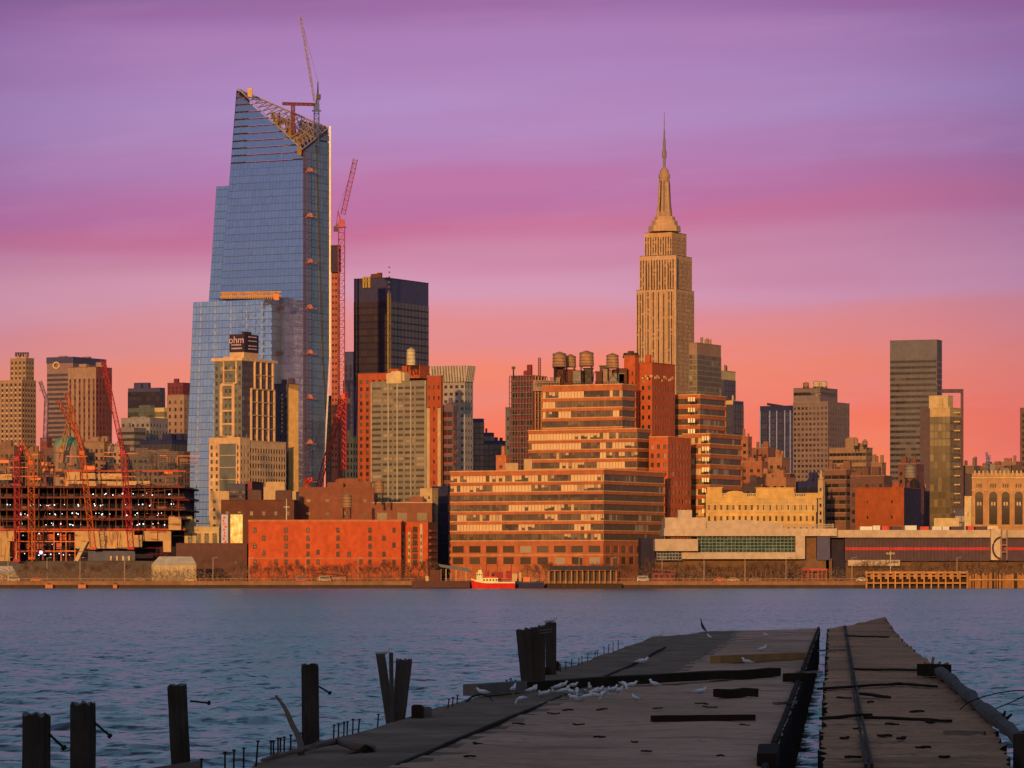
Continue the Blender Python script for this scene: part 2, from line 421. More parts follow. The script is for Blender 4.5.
# land ----------------------------------------------------------------
m_ground = wallm('ground soil and paving', (.16, .115, .08), .95, .35, .02, 0, False)
mb = MB(); mb.quad((-9000, SH, G), (9000, SH, G), (14000, 40000, G), (-14000, 40000, G))
tag(mb.build('ground', m_ground), kind='structure')
m_quay = wallm('quay wall concrete', A(150, 88, 48), .9, .35, .12)
m_quayd = wallm('quay wet timber face', (.05, .035, .025), .8, .3, .2)
mb = MB(); mb.box(-3000, 3000, SH-1.2, SH+1.6, G-1.1, G+.25); mb.box(-3000, 3000, SH-.7, SH+1.6, -1, G-1.1, 1)
tag(mb.build('quay_wall', [m_quay, m_quayd]), 'long low concrete quay wall along the far shore', 'quay')
# the near shore behind the viewer: low bluff that keeps the pier in shade
m_hill = wallm('near bluff', (.07, .075, .04), .95, .3, .01, 0, False)
mb = MB(); random.seed(3); nX, nY = 60, 10; vs = []
for j in range(nY+1):
    for i in range(nX+1):
        x = -1300+2600*i/nX; y = -120-520*j/nY; t = j/nY
        vs.append((x, y, 1.8 + 62*min(1, t*3)**1.5 + 10*noise.noise(Vector((x*.004, y*.01, 0)))*min(1, t*3)))
for j in range(nY):
    for i in range(nX):
        k = j*(nX+1)+i; mb.quad(vs[k], vs[k+1], vs[k+nX+2], vs[k+nX+1])
tag(mb.build('hills', m_hill), kind='structure')

# ================================================================== MATERIALS OF THE CITY
brick_red = wallm('warm red brick', A(188, 74, 34), .9, .22, .05)
brick_org = wallm('orange red brick', A(200, 82, 38), .9, .2, .05)
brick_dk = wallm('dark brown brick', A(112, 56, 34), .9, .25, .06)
brick_pl = wallm('muted red brick', A(142, 62, 48), .9, .2, .06)
cream = wallm('cream concrete', A(222, 160, 92), .85, .15, .05)
cream2 = wallm('pale stone', A(212, 148, 84), .85, .18, .05)
lime = wallm('limestone', A(206, 138, 84), .85, .14, .02)
limed = wallm('window spandrel metal', A(92, 60, 42), .5, .2, .02, .3)
tan = wallm('tan masonry', A(168, 112, 76), .9, .2, .04)
olive = wallm('olive grey concrete', A(146, 112, 78), .9, .18, .05)
olive2 = wallm('grey brown cladding', A(112, 88, 74), .8, .15, .04)
taupe = wallm('taupe panel', A(118, 84, 78), .7, .12, .03)
slate = wallm('slate blue cladding', A(74, 58, 72), .6, .15, .03)
navy = wallm('dark navy cladding with painted shade', A(44, 36, 58), .5, .15, .03)  # darkened so these blocks read as in shadow; shade sits in the colour
plum = wallm('dark plum cladding', A(70, 54, 72), .5, .12, .03)
sand = wallm('sand coloured panel', A(212, 146, 84), .85, .14, .05)
white_m = wallm('white painted metal', A(232, 190, 140), .6, .1, .1)
roof_d = wallm('dark roofing', (.05, .045, .045), .9, .2, .05)
copper = wallm('green copper roof', A(110, 132, 84), .7, .2, .1)
steel_red = plain('red painted steel', A(200, 40, 24), .5, .1)
steel_org = plain('orange painted steel', A(214, 92, 36), .5, .1)
steel_gry = plain('grey steel', A(120, 110, 112), .5, .4)
steel_dk = plain('dark steel', (.06, .045, .045), .6, .3)
wood_tank = wallm('weathered tank wood', A(178, 112, 64), .9, .25, .5)
wood_pale = wallm('pale tank staves', A(222, 170, 104), .8, .2, .5)
g_dark = glassm('dark window glass', (.022, .016, .016), (.10, .07, .05), .8, .08, .4)
g_mix = glassm('window glass with blinds and painted glints', (.040, .028, .022), A(216, 156, 96), .52, .10, .4)  # light colour paints reflected sunset as well as blinds
g_mixd = glassm('window glass few blinds and painted glints', (.050, .034, .026), A(170, 122, 80), .86, .10, .4)
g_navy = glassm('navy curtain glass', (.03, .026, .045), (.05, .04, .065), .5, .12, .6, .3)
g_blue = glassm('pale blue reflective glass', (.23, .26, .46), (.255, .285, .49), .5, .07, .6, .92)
g_gold = glassm('gold tinted glass', A(110, 76, 42), A(178, 126, 70), .5, .15, .6, .3, .4)
g_teal = glassm('greenish curtain glass', (.022, .034, .034), (.030, .044, .042), .5, .06, .15, 0)
g_plum = glassm('bronze dark glass', (.06, .046, .060), (.08, .060, .072), .5, .2, .5, .3)

# ================================================================== FAR TOWERS
bld('art_deco_tower', 'left tan art deco hotel tower with stepped shoulders and a rooftop sign frame', -4, 22, 36, 380, 3000, tan, g_dark, 'pier', 4.2, 4, .45, .6, 460, trim=cream2, roofn=0)
r0 = bpy.data.objects['art_deco_tower']
bld('x', '', 10, 26, 34, 358, 3010, tan, g_dark, 'pier', 4.2, 4, .4, .6, 392, trim=cream2, parent=r0, base=392, partname='upper_tier', roofn=2, uh=(2, 3))
mb = MB()
for i in range(6):
    x = 16+i*2.4; mb.bar(P(x, 357, 3020), P(x, 352.6, 3020), .5)
mb.bar(P(15, 353, 3020), P(29, 353, 3020), .5); mb.bar(P(15, 355, 3020), P(29, 355, 3020), .4)
mb.build('sign_frame', steel_dk, r0)
bld('office_tower', 'wide banded grey office tower with a round emblem near its top', 47, 73, 106, 357, 3260, plain('pale banded concrete', A(150, 100, 78)), g_plum, 'ribbon', 6, 4.2, .5, .5, 450, cap_h=14, sidewall=taupe, roofn=2, trim=taupe, uh=(1, 2))
ro = bpy.data.objects['office_tower']
b0 = Blk(47, 73, 106, 357, 3260); mb = MB(); c = b0.T(b0.fx(57.5), -2.0, b0.z(365))
pts = [c + Vector((math.cos(a)*3.2, 0, math.sin(a)*3.2)) for a in [i*math.pi/8 for i in range(16)]]
ring2 = [c + Vector((math.cos(a)*1.9, 0, math.sin(a)*1.9)) for a in [i*math.pi/8 for i in range(16)]]
off = Vector((0, 0, 0))
for i in range(16): mb.quad(pts[i]+off, pts[(i+1) % 16]+off, ring2[(i+1) % 16]+off, ring2[i]+off)
mb.build('emblem', cream2, ro)
mb = MB(); b0 = Blk(47, 73, 106, 357, 3260)
mb.box(-b0.w-.4, .4, -.4, b0.v, b0.h-5, b0.h+.2, T=b0.T); mb.build('roof_fascia', slate, ro)
bld('brown_tower', 'brown tower with a pillared crown standing before the banded office tower', 68, 96, 112, 367, 3000, tan, g_dark, 'pier', 4.6, 4.5, .4, .6, 450, cap_h=9, trim=brick_pl, sidewall=brick_pl, roofn=2)
bld('blue_office_block', 'flat topped navy office block left of the tall blue glass tower', 128, 160, 165, 388, 3300, slate, g_navy, 'curtain', 5, 4.2, vb=470, roofn=3, mull=.3, frame=navy, cap_h=3)
bld('gold_banded_building', 'building with two glowing golden bands below the navy block', 128, 164, 169, 408, 3160, cream, g_gold, 'ribbon', 5, 8, .5, .55, 440, cap_h=3, roofn=1, trim=cream)
bld('red_roof_building', 'tan building with a dark red mechanical roof beside the blue glass tower', 167, 184, 192, 395, 2700, tan, g_dark, 'punch', 5, 5, .35, .5, 470, roofn=0)
rr = bpy.data.objects['red_roof_building']
bld('x', '', 167.5, 183, 190, 383, 2706, plain('dark red louvres', A(120, 42, 44)), g_dark, 'pier', 3, 4, .3, .5, 395, trim=brick_dk, parent=rr, base=395, partname='mechanical_roof', roofn=1)
bld('stepped_building', 'pale grey stepped building with curved terraces below the golden bands', 121, 150, 168, 418, 2600, plain('grey stone', A(150, 116, 92)), g_dark, 'punch', 4, 4.4, .5, .45, 470, roofn=2, uh=(.5, 1.2))
bld('stepped_building', 'smaller grey stepped building on the left shoulder of the terraced one', 118, 134, 146, 428, 2560, plain('grey stone b', A(138, 104, 84)), g_dark, 'ribbon', 3, 4, .5, .45, 470, roofn=2)
bld('glass_shed', 'long low dark blue glass shed roof above the building site', 140, 172, 196, 440, 2300, navy, g_navy, 'curtain', 4, 5, vb=475, roofn=2)
bld('brown_building', 'narrow brown building between the tan hotel and the banded tower', 40, 47, 52, 438, 2700, brick_pl, g_dark, 'punch', 4, 4, .4, .5, 470, roofn=1)
# copper dome
t = thing('copper_dome', 'pale green copper dome roof low among the red cranes', 'dome', tuple(P(67, 446, 1735)))
mb = MB(); k = 14; base = P(67, 446, 1735)
for j in range(5):
    for i in range(k):
        def q(jj, ii):
            ph = jj*math.pi/10; an = ii*2*math.pi/k
            return base + Vector((math.cos(an)*math.cos(ph)*6, math.sin(an)*math.cos(ph)*6, math.sin(ph)*4.6))
        mb.quad(q(j,i), q(j,i+1), q(j+1,i+1), q(j+1,i))
mb.build('dome_shell', copper, t)
mb = MB(); mb.ring([(base.x, base.y, G), (base.x, base.y, base.z)], [6.1, 6.1], 14); mb.build('drum', tan, t)

bld('dark_office_tower', 'tall flat topped dark plum glass tower with a gold stripe down its corner', 354, 387, 428.5, 278, 2150, plum, g_plum, 'curtain', 4.0, 4.1, vb=385, frame=navy, cap_h=13, roofn=2, mull=.12, slab=.9, trim=navy, unitm=brick_dk)
rd = bpy.data.objects['dark_office_tower']; bd = Blk(354, 387, 428.5, 278, 2150)
mb = MB()
for y0, y1 in ((.5, 1.5), (3.0, 4.0)): mb.box(-.2+0, .5, y0, y1, bd.z(372), bd.z(293), T=bd.T)
for k in range(22): mb.box(0, .35, 1.5, 3.0, bd.z(372)+k*2.8, bd.z(372)+k*2.8+.7, T=bd.T)
mb.build('corner_strip', plain('gold cladding', A(190, 130, 60)), rd)
mb = MB()
for px in (364.5, 367, 370): mb.box(bd.fx(px)-.5, bd.fx(px)+.5, -1.2, -.2, bd.z(287), bd.z(276), T=bd.T)
mb.box(bd.fx(364), bd.fx(371), -1.2, -.2, bd.z(281), bd.z(280), T=bd.T); mb.build('roof_hoist', plain('gold hoist', A(200, 140, 60)), rd)
bld('blue_grey_tower', 'slim blue grey tower between the red crane and the plum tower', 344, 353, 358, 352, 3100, slate, g_navy, 'pier', 4, 5, .5, .6, 440, trim=navy, roofn=0, cap_h=10)
bld('navy_tower', 'dark navy striped tower behind the cream corner building', 343, 354, 362, 380, 2800, navy, g_navy, 'pier', 4, 4, .5, .6, 480, trim=slate, roofn=1)
bld('cream_corner_building', 'small sunlit cream building with rows of windows left of the brick tower', 343, 353, 358, 437, 2000, cream, g_dark, 'punch', 2.4, 3.6, .5, .6, 500, indiv=True, trim=cream2, roofn=1)
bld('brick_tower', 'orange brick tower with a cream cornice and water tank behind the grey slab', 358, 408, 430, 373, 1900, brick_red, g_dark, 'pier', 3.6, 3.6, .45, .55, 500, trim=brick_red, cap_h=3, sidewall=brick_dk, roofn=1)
rb = bpy.data.objects['brick_tower']
bld('x', '', 402, 420, 429.5, 366, 1890, brick_red, g_dark, 'punch', 5, 5, .2, .4, 376, parent=rb, base=378, partname='penthouse', roofn=0)
bld('grey_slab_block', 'olive grey apartment slab with nineteen rows of paired windows', 371, 426, 431, 381, 1650, olive, g_mixd, 'punch', 5.2, 2.6, .82, .42, 520, indiv=True, trim=olive, cap_h=1.5, roofn=3, unitm=cream)
bg_ = Blk(371, 426, 431, 381, 1650); mb = MB()
for px in (371.6, 388.5, 397.5, 411, 425.5): mb.box(bg_.fx(px)-.35, bg_.fx(px)+.35, -.3, .1, 0, bg_.h, T=bg_.T)
mb.build('pilaster', plain('tan pilaster', A(176, 138, 96)), bpy.data.objects['grey_slab_block'])
bld('brick_stripe_tower', 'narrow tower with a red brick stripe between tan edges right of the grey slab', 427, 441, 443, 376, 1640, brick_red, g_dark, 'punch', 2.2, 4.6, .35, .35, 520, indiv=False, roofn=0, trim=tan)
b1 = Blk(427, 441, 443, 376, 1640); mb = MB()
for a, c in ((426.9, 430), (438, 441)):
    mb.box(b1.fx(a), b1.fx(c), -.35, .2, 0, b1.z(408), T=b1.T)
mb.build('edge_panel', cream2, bpy.data.objects['brick_stripe_tower'])
bld('plum_apartment_block', 'muted plum block with thin red floor bands beside the brick stripe tower', 441, 453, 458, 406, 1642, taupe, g_plum, 'ribbon', 2.4, 3.9, .5, .6, 520, trim=brick_red, roofn=1)
bld('crowned_tower', 'pale tan tower with a flared ribbed crown and dotted windows', 432, 465, 473, 366, 2030, plain('tan precast', A(172, 134, 104)), g_dark, 'punch', 3.3, 4.0, .55, .42, 500, cap_h=9, roofn=0)
bc = Blk(431, 465.5, 473.5, 365.5, 2027); mb = MB()
for i in range(13):
    x = -bc.w + bc.w*i/12.5; mb.hexa([bc.T(x,-.1,bc.h-8.5), bc.T(x+1,-.1,bc.h-8.5), bc.T(x+1,.6,bc.h-8.5), bc.T(x,.6,bc.h-8.5), bc.T(x,-1.4,bc.h), bc.T(x+1,-1.4,bc.h), bc.T(x+1,.6,bc.h), bc.T(x,.6,bc.h)])
for i in range(5):
    y = bc.v*i/4.6; mb.hexa([bc.T(.1,y,bc.h-8.5), bc.T(.1,y+1,bc.h-8.5), bc.T(-.6,y+1,bc.h-8.5), bc.T(-.6,y,bc.h-8.5), bc.T(1.4,y,bc.h), bc.T(1.4,y+1,bc.h), bc.T(-.6,y+1,bc.h), bc.T(-.6,y,bc.h)])
mb.build('crown_rib', plain('crown precast', A(196, 150, 110)), bpy.data.objects['crowned_tower'])
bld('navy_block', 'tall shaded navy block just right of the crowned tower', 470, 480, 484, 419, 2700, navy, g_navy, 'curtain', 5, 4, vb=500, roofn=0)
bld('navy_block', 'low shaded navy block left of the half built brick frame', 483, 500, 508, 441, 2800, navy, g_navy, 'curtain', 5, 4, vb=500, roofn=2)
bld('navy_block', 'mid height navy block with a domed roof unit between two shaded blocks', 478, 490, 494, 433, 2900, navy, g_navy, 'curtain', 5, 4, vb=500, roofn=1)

# right of the tall spire tower
bld('apartment_tower', 'tall grey green glass apartment tower with a tan cap right of the spire tower', 689, 697, 721, 343, 2300, tan, g_mixd, 'curtain', 2.6, 3.3, vb=440, cap_h=7, frame=olive, roofn=5, mull=.35, slab=.7, uh=(1, 4))
bld('purple_glass_tower', 'slender tower with a pale left face and purple glass right face', 719, 724, 735.5, 371, 2700, olive, g_navy, 'curtain', 4, 4, vb=450, frame=slate, cap_h=6, sidewall=cream, roofn=3)
bld('slab_tower', 'cream and slate slab tower ending low above the factory ribbons', 724, 733, 743.5, 401, 2200, cream2, g_navy, 'curtain', 4, 4, vb=470, frame=slate, sidewall=slate, cap_h=2, roofn=1, side=True)
bld('striped_glass_tower', 'navy glass tower with pale vertical stripes beneath a rooftop beam', 760, 791, 796, 406, 2600, navy, g_navy, 'pier', 5.6, 4, .82, .8, 500, trim=navy, cap_h=4, roofn=0)
bs = Blk(760, 791, 796, 406, 2600); mb = MB()
for px in (760.4, 770, 777, 785, 790.6): mb.box(bs.fx(px)-.35, bs.fx(px)+.35, -.7, .1, 0, bs.h-3, T=bs.T)
mb.build('pale_fin', plain('pale fins', A(150, 138, 150)), bpy.data.objects['striped_glass_tower'])
mb = MB(); mb.bar(P(767, 404, 2610), P(783, 406.5, 2610), .8); mb.bar(P(772, 410, 2610), P(772, 405, 2610), .5); mb.build('roof_beam', steel_dk, bpy.data.objects['striped_glass_tower'])
bld('dotted_tower', 'broad brown tower of dotted square windows with round tanks on top', 793, 828, 849.5, 402, 2300, plain('brown precast', A(138, 96, 74)), g_dark, 'punch', 2.55, 3.2, .58, .5, 500, cap_h=2, roofn=0, trim=tan)
rt = bpy.data.objects['dotted_tower']
bld('x', '', 793.5, 820, 837.5, 388, 2310, plain('brown precast b', A(132, 94, 76)), g_dark, 'ribbon', 3, 4.2, .5, .3, 402, parent=rt, base=403, partname='upper_block', roofn=0)
bld('terraced_brick_building', 'tan flat roofed building with rooftop tanks in front of the dotted tower', 829, 866, 872.5, 448, 2000, plain('orange tan brick', A(160, 104, 62)), g_dark, 'ribbon', 2.2, 3.6, .5, .45, 500, trim=tan, roofn=6, uh=(2, 6))
bld('banded_slab_tower', 'tall grey brown slab tower banded with horizontal windows', 890, 937, 942, 340, 2500, olive2, g_dark, 'ribbon', 3.5, 3.75, .5, .45, 500, cap_h=13, trim=olive2, roofn=0, th=20)
bld('brown_wall_tower', 'blank brown walled tower attached left of the gold glass tower', 920, 931, 934, 407, 1840, plain('blank brown wall', A(92, 58, 52)), g_dark, 'punch', 9, 60, .08, .03, 560, roofn=0, th=10)
bld('gold_glass_tower', 'gold glass tower under a tall dark open frame', 930, 950, 961, 408, 1800, cream2, g_gold, 'curtain', 1.9, 3.6, vb=560, cap_h=4, frame=plain('bronze frame', A(120, 88, 56)), roofn=1, th=30)
rg = bpy.data.objects['gold_glass_tower']; mf = plain('dark frame cladding', A(96, 54, 50)); DF = 1812
mb = MB()
mb.hexa([P(941,393,DF), P(963.5,393,DF), P(963.5,393,DF+4), P(941,393,DF+4), P(941,389,DF), P(963.5,389,DF), P(963.5,389,DF+4), P(941,389,DF+4)])
mb.build('frame_beam', mf, rg)
mb = MB(); mb.hexa([P(960.6,578,DF), P(963.5,578,DF), P(963.5,578,DF+4), P(960.6,578,DF+4), P(960.6,393,DF), P(963.5,393,DF), P(963.5,393,DF+4), P(960.6,393,DF+4)]); mb.build('frame_post', mf, rg)
for i, py in enumerate(range(412, 520, 9)):
    mb = MB(); mb.hexa([P(947,py+1.3,DF-8), P(960,py+1.3,DF-8), P(960,py+1.3,DF), P(947,py+1.3,DF), P(947,py,DF-8), P(960,py,DF-8), P(960,py,DF), P(947,py,DF)]); mb.build('balcony', cream2, rg)
bld('x', '', 929, 948, 953, 396, 1806, cream, g_gold, 'punch', 8, 8, .1, .1, 408, parent=rg, base=408, partname='roof_house', roofn=0, th=30)
bld('tower_at_edge', 'brown tower cut by the right picture edge', 1020, 1034, 1040, 408, 2400, plain('brown stone', A(116, 70, 50)), g_dark, 'punch', 4, 4, .4, .5, 480, roofn=0)

# ================================================================== THE SPIRE TOWER
DE = 3600
m_fin = plain('mooring mast metal', A(176, 118, 72), .7, 0)
be = bld('spire_tower', 'limestone skyscraper with stepped top and tall needle spire', 636.3, 675.5, 694.2, 289, DE, lime, glassm('limestone tower windows', (.035,.022,.018), A(170,112,66), .75, .3, .4), 'pier', 2.75, 3.9, .5, .60, 460, cap_h=2, rec=.4, trim=limed, roofn=0)
re = bpy.data.objects['spire_tower']
ge = bpy.data.materials['limestone tower windows']
for L, C, R_, top, base, nm, dd in ((639.5, 674.5, 692, 255, 290, 'upper_shaft', 10), (644.5, 672, 686.5, 232, 256, 'crown_block', 22), (641, 649, 690, 258, 290, 'shoulder', 30)):
    if nm == 'shoulder': continue
    bld('x', '', L, C, R_, top, DE+dd, lime, ge, 'pier', 2.75, 3.9, .48, .60, base, parent=re, base=base+1, partname=nm, roofn=0, cap_h=4, rec=.4, trim=limed)
# stronger central bay on the front
be2 = Blk(636.3, 675.5, 694.2, 289, DE); mb = MB()
for px in (645, 650.5, 656, 661.5, 667): mb.box(be2.fx(px)-.8, be2.fx(px)+.8, -.8, .2, be2.z(470), be2.z(262), T=be2.T)
mb.box(-1.3, .9, -.9, .9, be2.z(470), be2.z(255), T=be2.T)
mb.build('front_pier', lime, re)
for k, (L, R_, y0, y1) in enumerate(((648, 681, 232, 226), (651, 678, 226.5, 221), (654, 675.5, 222, 217))):
    c = P((L+R_)/2, y0, DE+30); c1 = P((L+R_)/2, y1, DE+30); r = (R_-L)/2/F*DE
    mb = MB(); mb.ring([c, c1], [r, r*.97], 8); mb.build('stepped_base', lime, re)
def erow(prof, n=12, name='mooring_mast', mat_=m_fin):
    mb = MB(); mb.ring([P(664.3, y, DE+30) for y, r in prof], [r/F*DE for y, r in prof], n); return mb.build(name, mat_, re)
erow([(218, 8.0), (208, 6.8), (196, 5.9), (180, 5.2), (178, 5.2)])
for an in (-60, -95, -20, -130):
    mb = MB(); e = Vector((math.cos(R(an)), math.sin(R(an)), 0)); k = DE/F; s_ = e.cross(Vector((0,0,1)))*.6
    for y0, y1, r0_, r1_ in ((212, 196, 7.5, 6.15), (196, 181, 6.15, 5.45)):
        a = P(664.3, y0, DE+30)+e*r0_*k; b_ = P(664.3, y1, DE+30)+e*r1_*k; mb.hexa([a-s_, a+s_, a+s_-e, a-s_-e, b_-s_, b_+s_, b_+s_-e, b_-s_-e])
    mb.build('window', g_dark, re)
for an in (0, 90, 180, 270):
    mb = MB(); c = P(664.3, 218, DE+30); e = Vector((math.cos(R(an+28)), math.sin(R(an+28)), 0)); k = DE/F
    for y0, y1, r0_, r1_ in ((220, 205, 9.6, 7.4), (205, 182, 7.4, 6.0)):
        a = P(664.3, y0, DE+30); b_ = P(664.3, y1, DE+30); s_ = e.cross(Vector((0,0,1)))*1.0
        mb.hexa([a-s_, a-s_+e*r0_*k, a+s_+e*r0_*k, a+s_, b_-s_, b_-s_+e*r1_*k, b_+s_+e*r1_*k, b_+s_])
    mb.build('wing_buttress', lime, re)
erow([(178, 5.9), (174.5, 5.9), (174.4, 4.8), (170.5, 4.4), (168, 2.4), (167, 1.4)], 14, 'mast_cap')
erow([(167, 1.3), (158, 1.4), (157.8, 2.3), (151, 2.3), (150.8, 1.6), (140, 1.3), (139, .9), (131, .75), (130.8, .5), (112, .22)], 8, 'antenna', plain('antenna steel', A(150, 108, 84), .5, .3))

# ================================================================== THE BLUE GLASS TOWER
DT = 2050
bt = Blk(236, 303, 329, 150, DT)
rt = thing('blue_glass_tower', 'tallest blue glass tower with a sharply slanted open crown under construction', 'skyscraper', tuple(bt.B))
def lerp(t, a, b): return a+(b-a)*t
def curve(py, pts):
    for (y0, x0), (y1, x1) in zip(pts, pts[1:]):
        if py <= y1: return lerp((py-y0)/(y1-y0), x0, x1)
    return pts[-1][1]
LEAN = .035
def glass_face(name, left, right, topf, ytop, ybot, d, step=7.3, n=20, face='f', blkk=None, lean=LEAN, gapy=None, mat_=None, jit=.02):
    """rows of panels between two leaning edges; topf(px) is the row above which nothing is built"""
    gl, fr, dk = MB(), MB(), MB(); bk = blkk; y = ybot; rows = []
    def pt(px, py, o):
        z = bk.z(py)
        if face == 'f': v = bk.T(bk.fx(px), -o, z)
        else: v = bk.T(o, bk.sy(px), z)
        v.y += lean*z; v.x *= (v.y/(v.y-lean*z)); v.z = H + (v.z-H)*(v.y/(v.y-lean*z)); return v
    while y > ytop:
        y1 = max(ytop, y-step)
        gap = gapy and y < gapy
        yt = y - (y-y1)*(.80 if gap else 1.0)
        l0, l1 = left(y), left(yt); r0_, r1_ = right(y), right(yt)
        for nm_ in (1,):
            # clip by the slanted top
            def lim(py, l, r):
                if topf is None: return l, r
                a, b_ = topf(py); return max(l, a), min(r, b_)
            l0, r0_ = lim(y, l0, r0_); l1, r1_ = lim(yt, l1, r1_)
            if r0_-l0 < .6: break
            if r1_-l1 < .1: l1 = r1_ = max(min((l1+r1_)/2, r0_), l0)
            va = random.random()
            for i in range(n):
                e = [random.uniform(-jit, jit) for _ in range(4)]
                a0, a1 = lerp(i/n, l0, r0_), lerp((i+1)/n, l0, r0_); b0_, b1_ = lerp(i/n, l1, r1_), lerp((i+1)/n, l1, r1_)
                gl.quad(pt(a0,y,e[0]), pt(a1,y,e[1]), pt(b1_,yt,e[2]), pt(b0_,yt,e[3]), 0, min(1, va*.5+random.random()*.5))
            hh = .9 if not gap else .5
            fr.quad(pt(l0,y,.12), pt(r0_,y,.12), pt(r0_,y-hh*.6,.12), pt(l0,y-hh*.6,.12))
            for i in range(0, n+1, 1):
                a, b_ = lerp(i/n, l0, r0_), lerp(i/n, l1, r1_)
                fr.quad(pt(a-.04,y,.09), pt(a+.04,y,.09), pt(b_+.04,yt,.09), pt(b_-.04,yt,.09))
            if gap:
                dk.quad(pt(l1,yt,-1.5), pt(r1_,yt,-1.5), pt(max(l1, r1_-.5),y1,-1.5), pt(l1,y1,-1.5))
                for i in range(3, n, 4):
                    a = lerp(i/n, l1, r1_); dk.quad(pt(a-.25,yt,-1.2), pt(a+.25,yt,-1.2), pt(a+.25,y1,-1.2), pt(a-.25,y1,-1.2), 1)
        y = y1
    if gl.f: gl.build(name, mat_ or g_blue, rt)
    if fr.f: fr.build('mullion_grid', m_mul, rt)
    if dk.f: dk.build('open_floor', [steel_dk, steel_org], rt)['kind'] = 'stuff'
m_mul = plain('blue grey mullions', (.10, .115, .19), .4, .3)
Lm = lambda y: curve(y, [(88, 237), (183, 229), (530, 200)])
Cm = lambda y: 303.0
Rm = lambda y: curve(y, [(126, 329), (355, 329), (470, 323), (560, 318)])
def slantF(py):     # front face: valid columns lie left of the slanted rim
    x = curve(py, [(88, 237), (149, 303), (150, 1000)]); return (-1e9, x)
def slantR(py):
    if py >= 152: return (-1e9, 1e9)
    return (lerp((152-py)/(152-128.), 303, 328), 1e9)
random.seed(11)
glass_face('glass_facade', Lm, Cm, slantF, 88, 560, DT, 7.3, 22, 'f', bt, gapy=171)
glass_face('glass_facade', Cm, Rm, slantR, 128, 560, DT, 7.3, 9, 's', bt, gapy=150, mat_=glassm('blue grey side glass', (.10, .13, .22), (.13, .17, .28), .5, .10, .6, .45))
# dark core behind the glass so no panel is see-through, and the unseen sides
def tp(px, py, d): return P(px, py, d)
mb = MB()
Dk = DT+75
mb.poly([tp(200,560,DT+36), tp(236.5,90,DT+40), tp(250,96,Dk), tp(222,560,Dk)])          # left flank
mb.poly([tp(318,560,DT+28), tp(328,128,DT+44), tp(300,120,Dk+20), tp(222,560,Dk)])
mb.poly([tp(240,180,DT+60), tp(326,180,DT+40), tp(300,180,Dk+20), tp(245,180,Dk)])
mb.build('rear_wall', navy, rt)
# step on the left flank, a little behind
bL = Blk(211, 260, 290, 184, DT+45)
glass_face('flank_glass', lambda y: curve(y, [(184, 216.5), (298, 209), (560, 192)]), lambda y: 240.0, None, 184, 560, DT+45, 7.3, 8, 'f', bL, mat_=glassm('flank glass', (.25, .29, .48), (.28, .32, .51), .5, .07, .6, .92))
# low block in front
bB = Blk(186, 272, 300, 298, DT-16)
glass_face('podium_glass', lambda y: curve(y, [(298, 193.5), (525, 184), (560, 183)]), lambda y: 272.0, None, 299, 560, DT-16, 7.3, 24, 'f', bB, lean=.03, jit=.035, mat_=glassm('podium glass', (.33, .36, .58), (.38, .41, .62), .5, .10, .6, .9))
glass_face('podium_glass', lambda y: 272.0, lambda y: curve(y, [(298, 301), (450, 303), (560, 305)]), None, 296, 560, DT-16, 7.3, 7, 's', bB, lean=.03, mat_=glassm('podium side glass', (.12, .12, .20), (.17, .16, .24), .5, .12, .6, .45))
mb = MB()
for x0_, x1_ in ((201, 194.5), (215.5, 211), (231, 228), (246.5, 245), (262, 261.5)):
    y_ = 302
    while y_ < 520:
        t0_ = (y_-300)/260; px_ = lerp(t0_, x0_, x1_); q = P(px_, y_, DT-17+(560-y_)*.016-1.5); mb.box(q.x-.28, q.x+.28, q.y-.3, q.y, q.z-2.2, q.z); y_ += 7.3
mb.build('pale_panel_strip', plain('pale blue white strip', (.30, .33, .42)), rt)['kind'] = 'stuff'
mb = MB(); mb.poly([tp(214,299.5,DT+20), tp(272,299,DT-8), tp(287,297.5,DT+6), tp(225,298,DT+40)]); mb.build('podium_roof', roof_d, rt)
mb = MB(); random.seed(8)
for i in range(30):
    px = 222+i*1.9; y = 295.5+random.uniform(-1.5, 1.5)
    d_ = DT-22
    mb.bar(tp(px, 299, d_), tp(px, y-2.5, d_), .22)
    if random.random() < .7: mb.bar(tp(px, y, d_), tp(px+1.9, y+random.uniform(-1,1), d_), .3)
mb.bar(tp(220, 293, DT-22), tp(281, 292, DT-22), .5); mb.bar(tp(220, 297, DT-22), tp(281, 296, DT-22), .5)
mb.build('terrace_scaffold', plain('sunlit scaffold timber', A(226, 140, 50)), rt)
mb = MB(); mb.hexa([tp(274,300,DT-40), tp(279,300,DT-40), tp(279,300,DT-36), tp(274,300,DT-36), tp(274,294,DT-40), tp(279,294,DT-40), tp(279,294,DT-36), tp(274,294,DT-36)]); mb.build('terrace_hoarding', steel_org, rt)
# added gold fin; its colour paints the sun glint on this edge
mb = MB()
for (y0, x0), (y1, x1) in (((558, 318.2), (470, 323.2)), ((470, 323.2), (357, 329.2)), ((357, 329.2), (126, 329.2))):
    d0, d1 = DT+24, DT+24
    w0 = 1.5 if y0 > 357 else 1.6
    mb.hexa([tp(x0,y0,d0), tp(x0+w0,y0,d0), tp(x0+w0,y0,d0+1.2), tp(x0,y0,d0+1.2), tp(x1,y1,d1), tp(x1+w0,y1,d1), tp(x1+w0,y1,d1+1.2), tp(x1,y1,d1+1.2)], 0 if y0 <= 357 else 1)
mb.build('painted_glint_fin', [plain('painted gold glint', A(240, 184, 96), .4), plain('painted pale glint', A(214, 170, 140), .5)], rt)
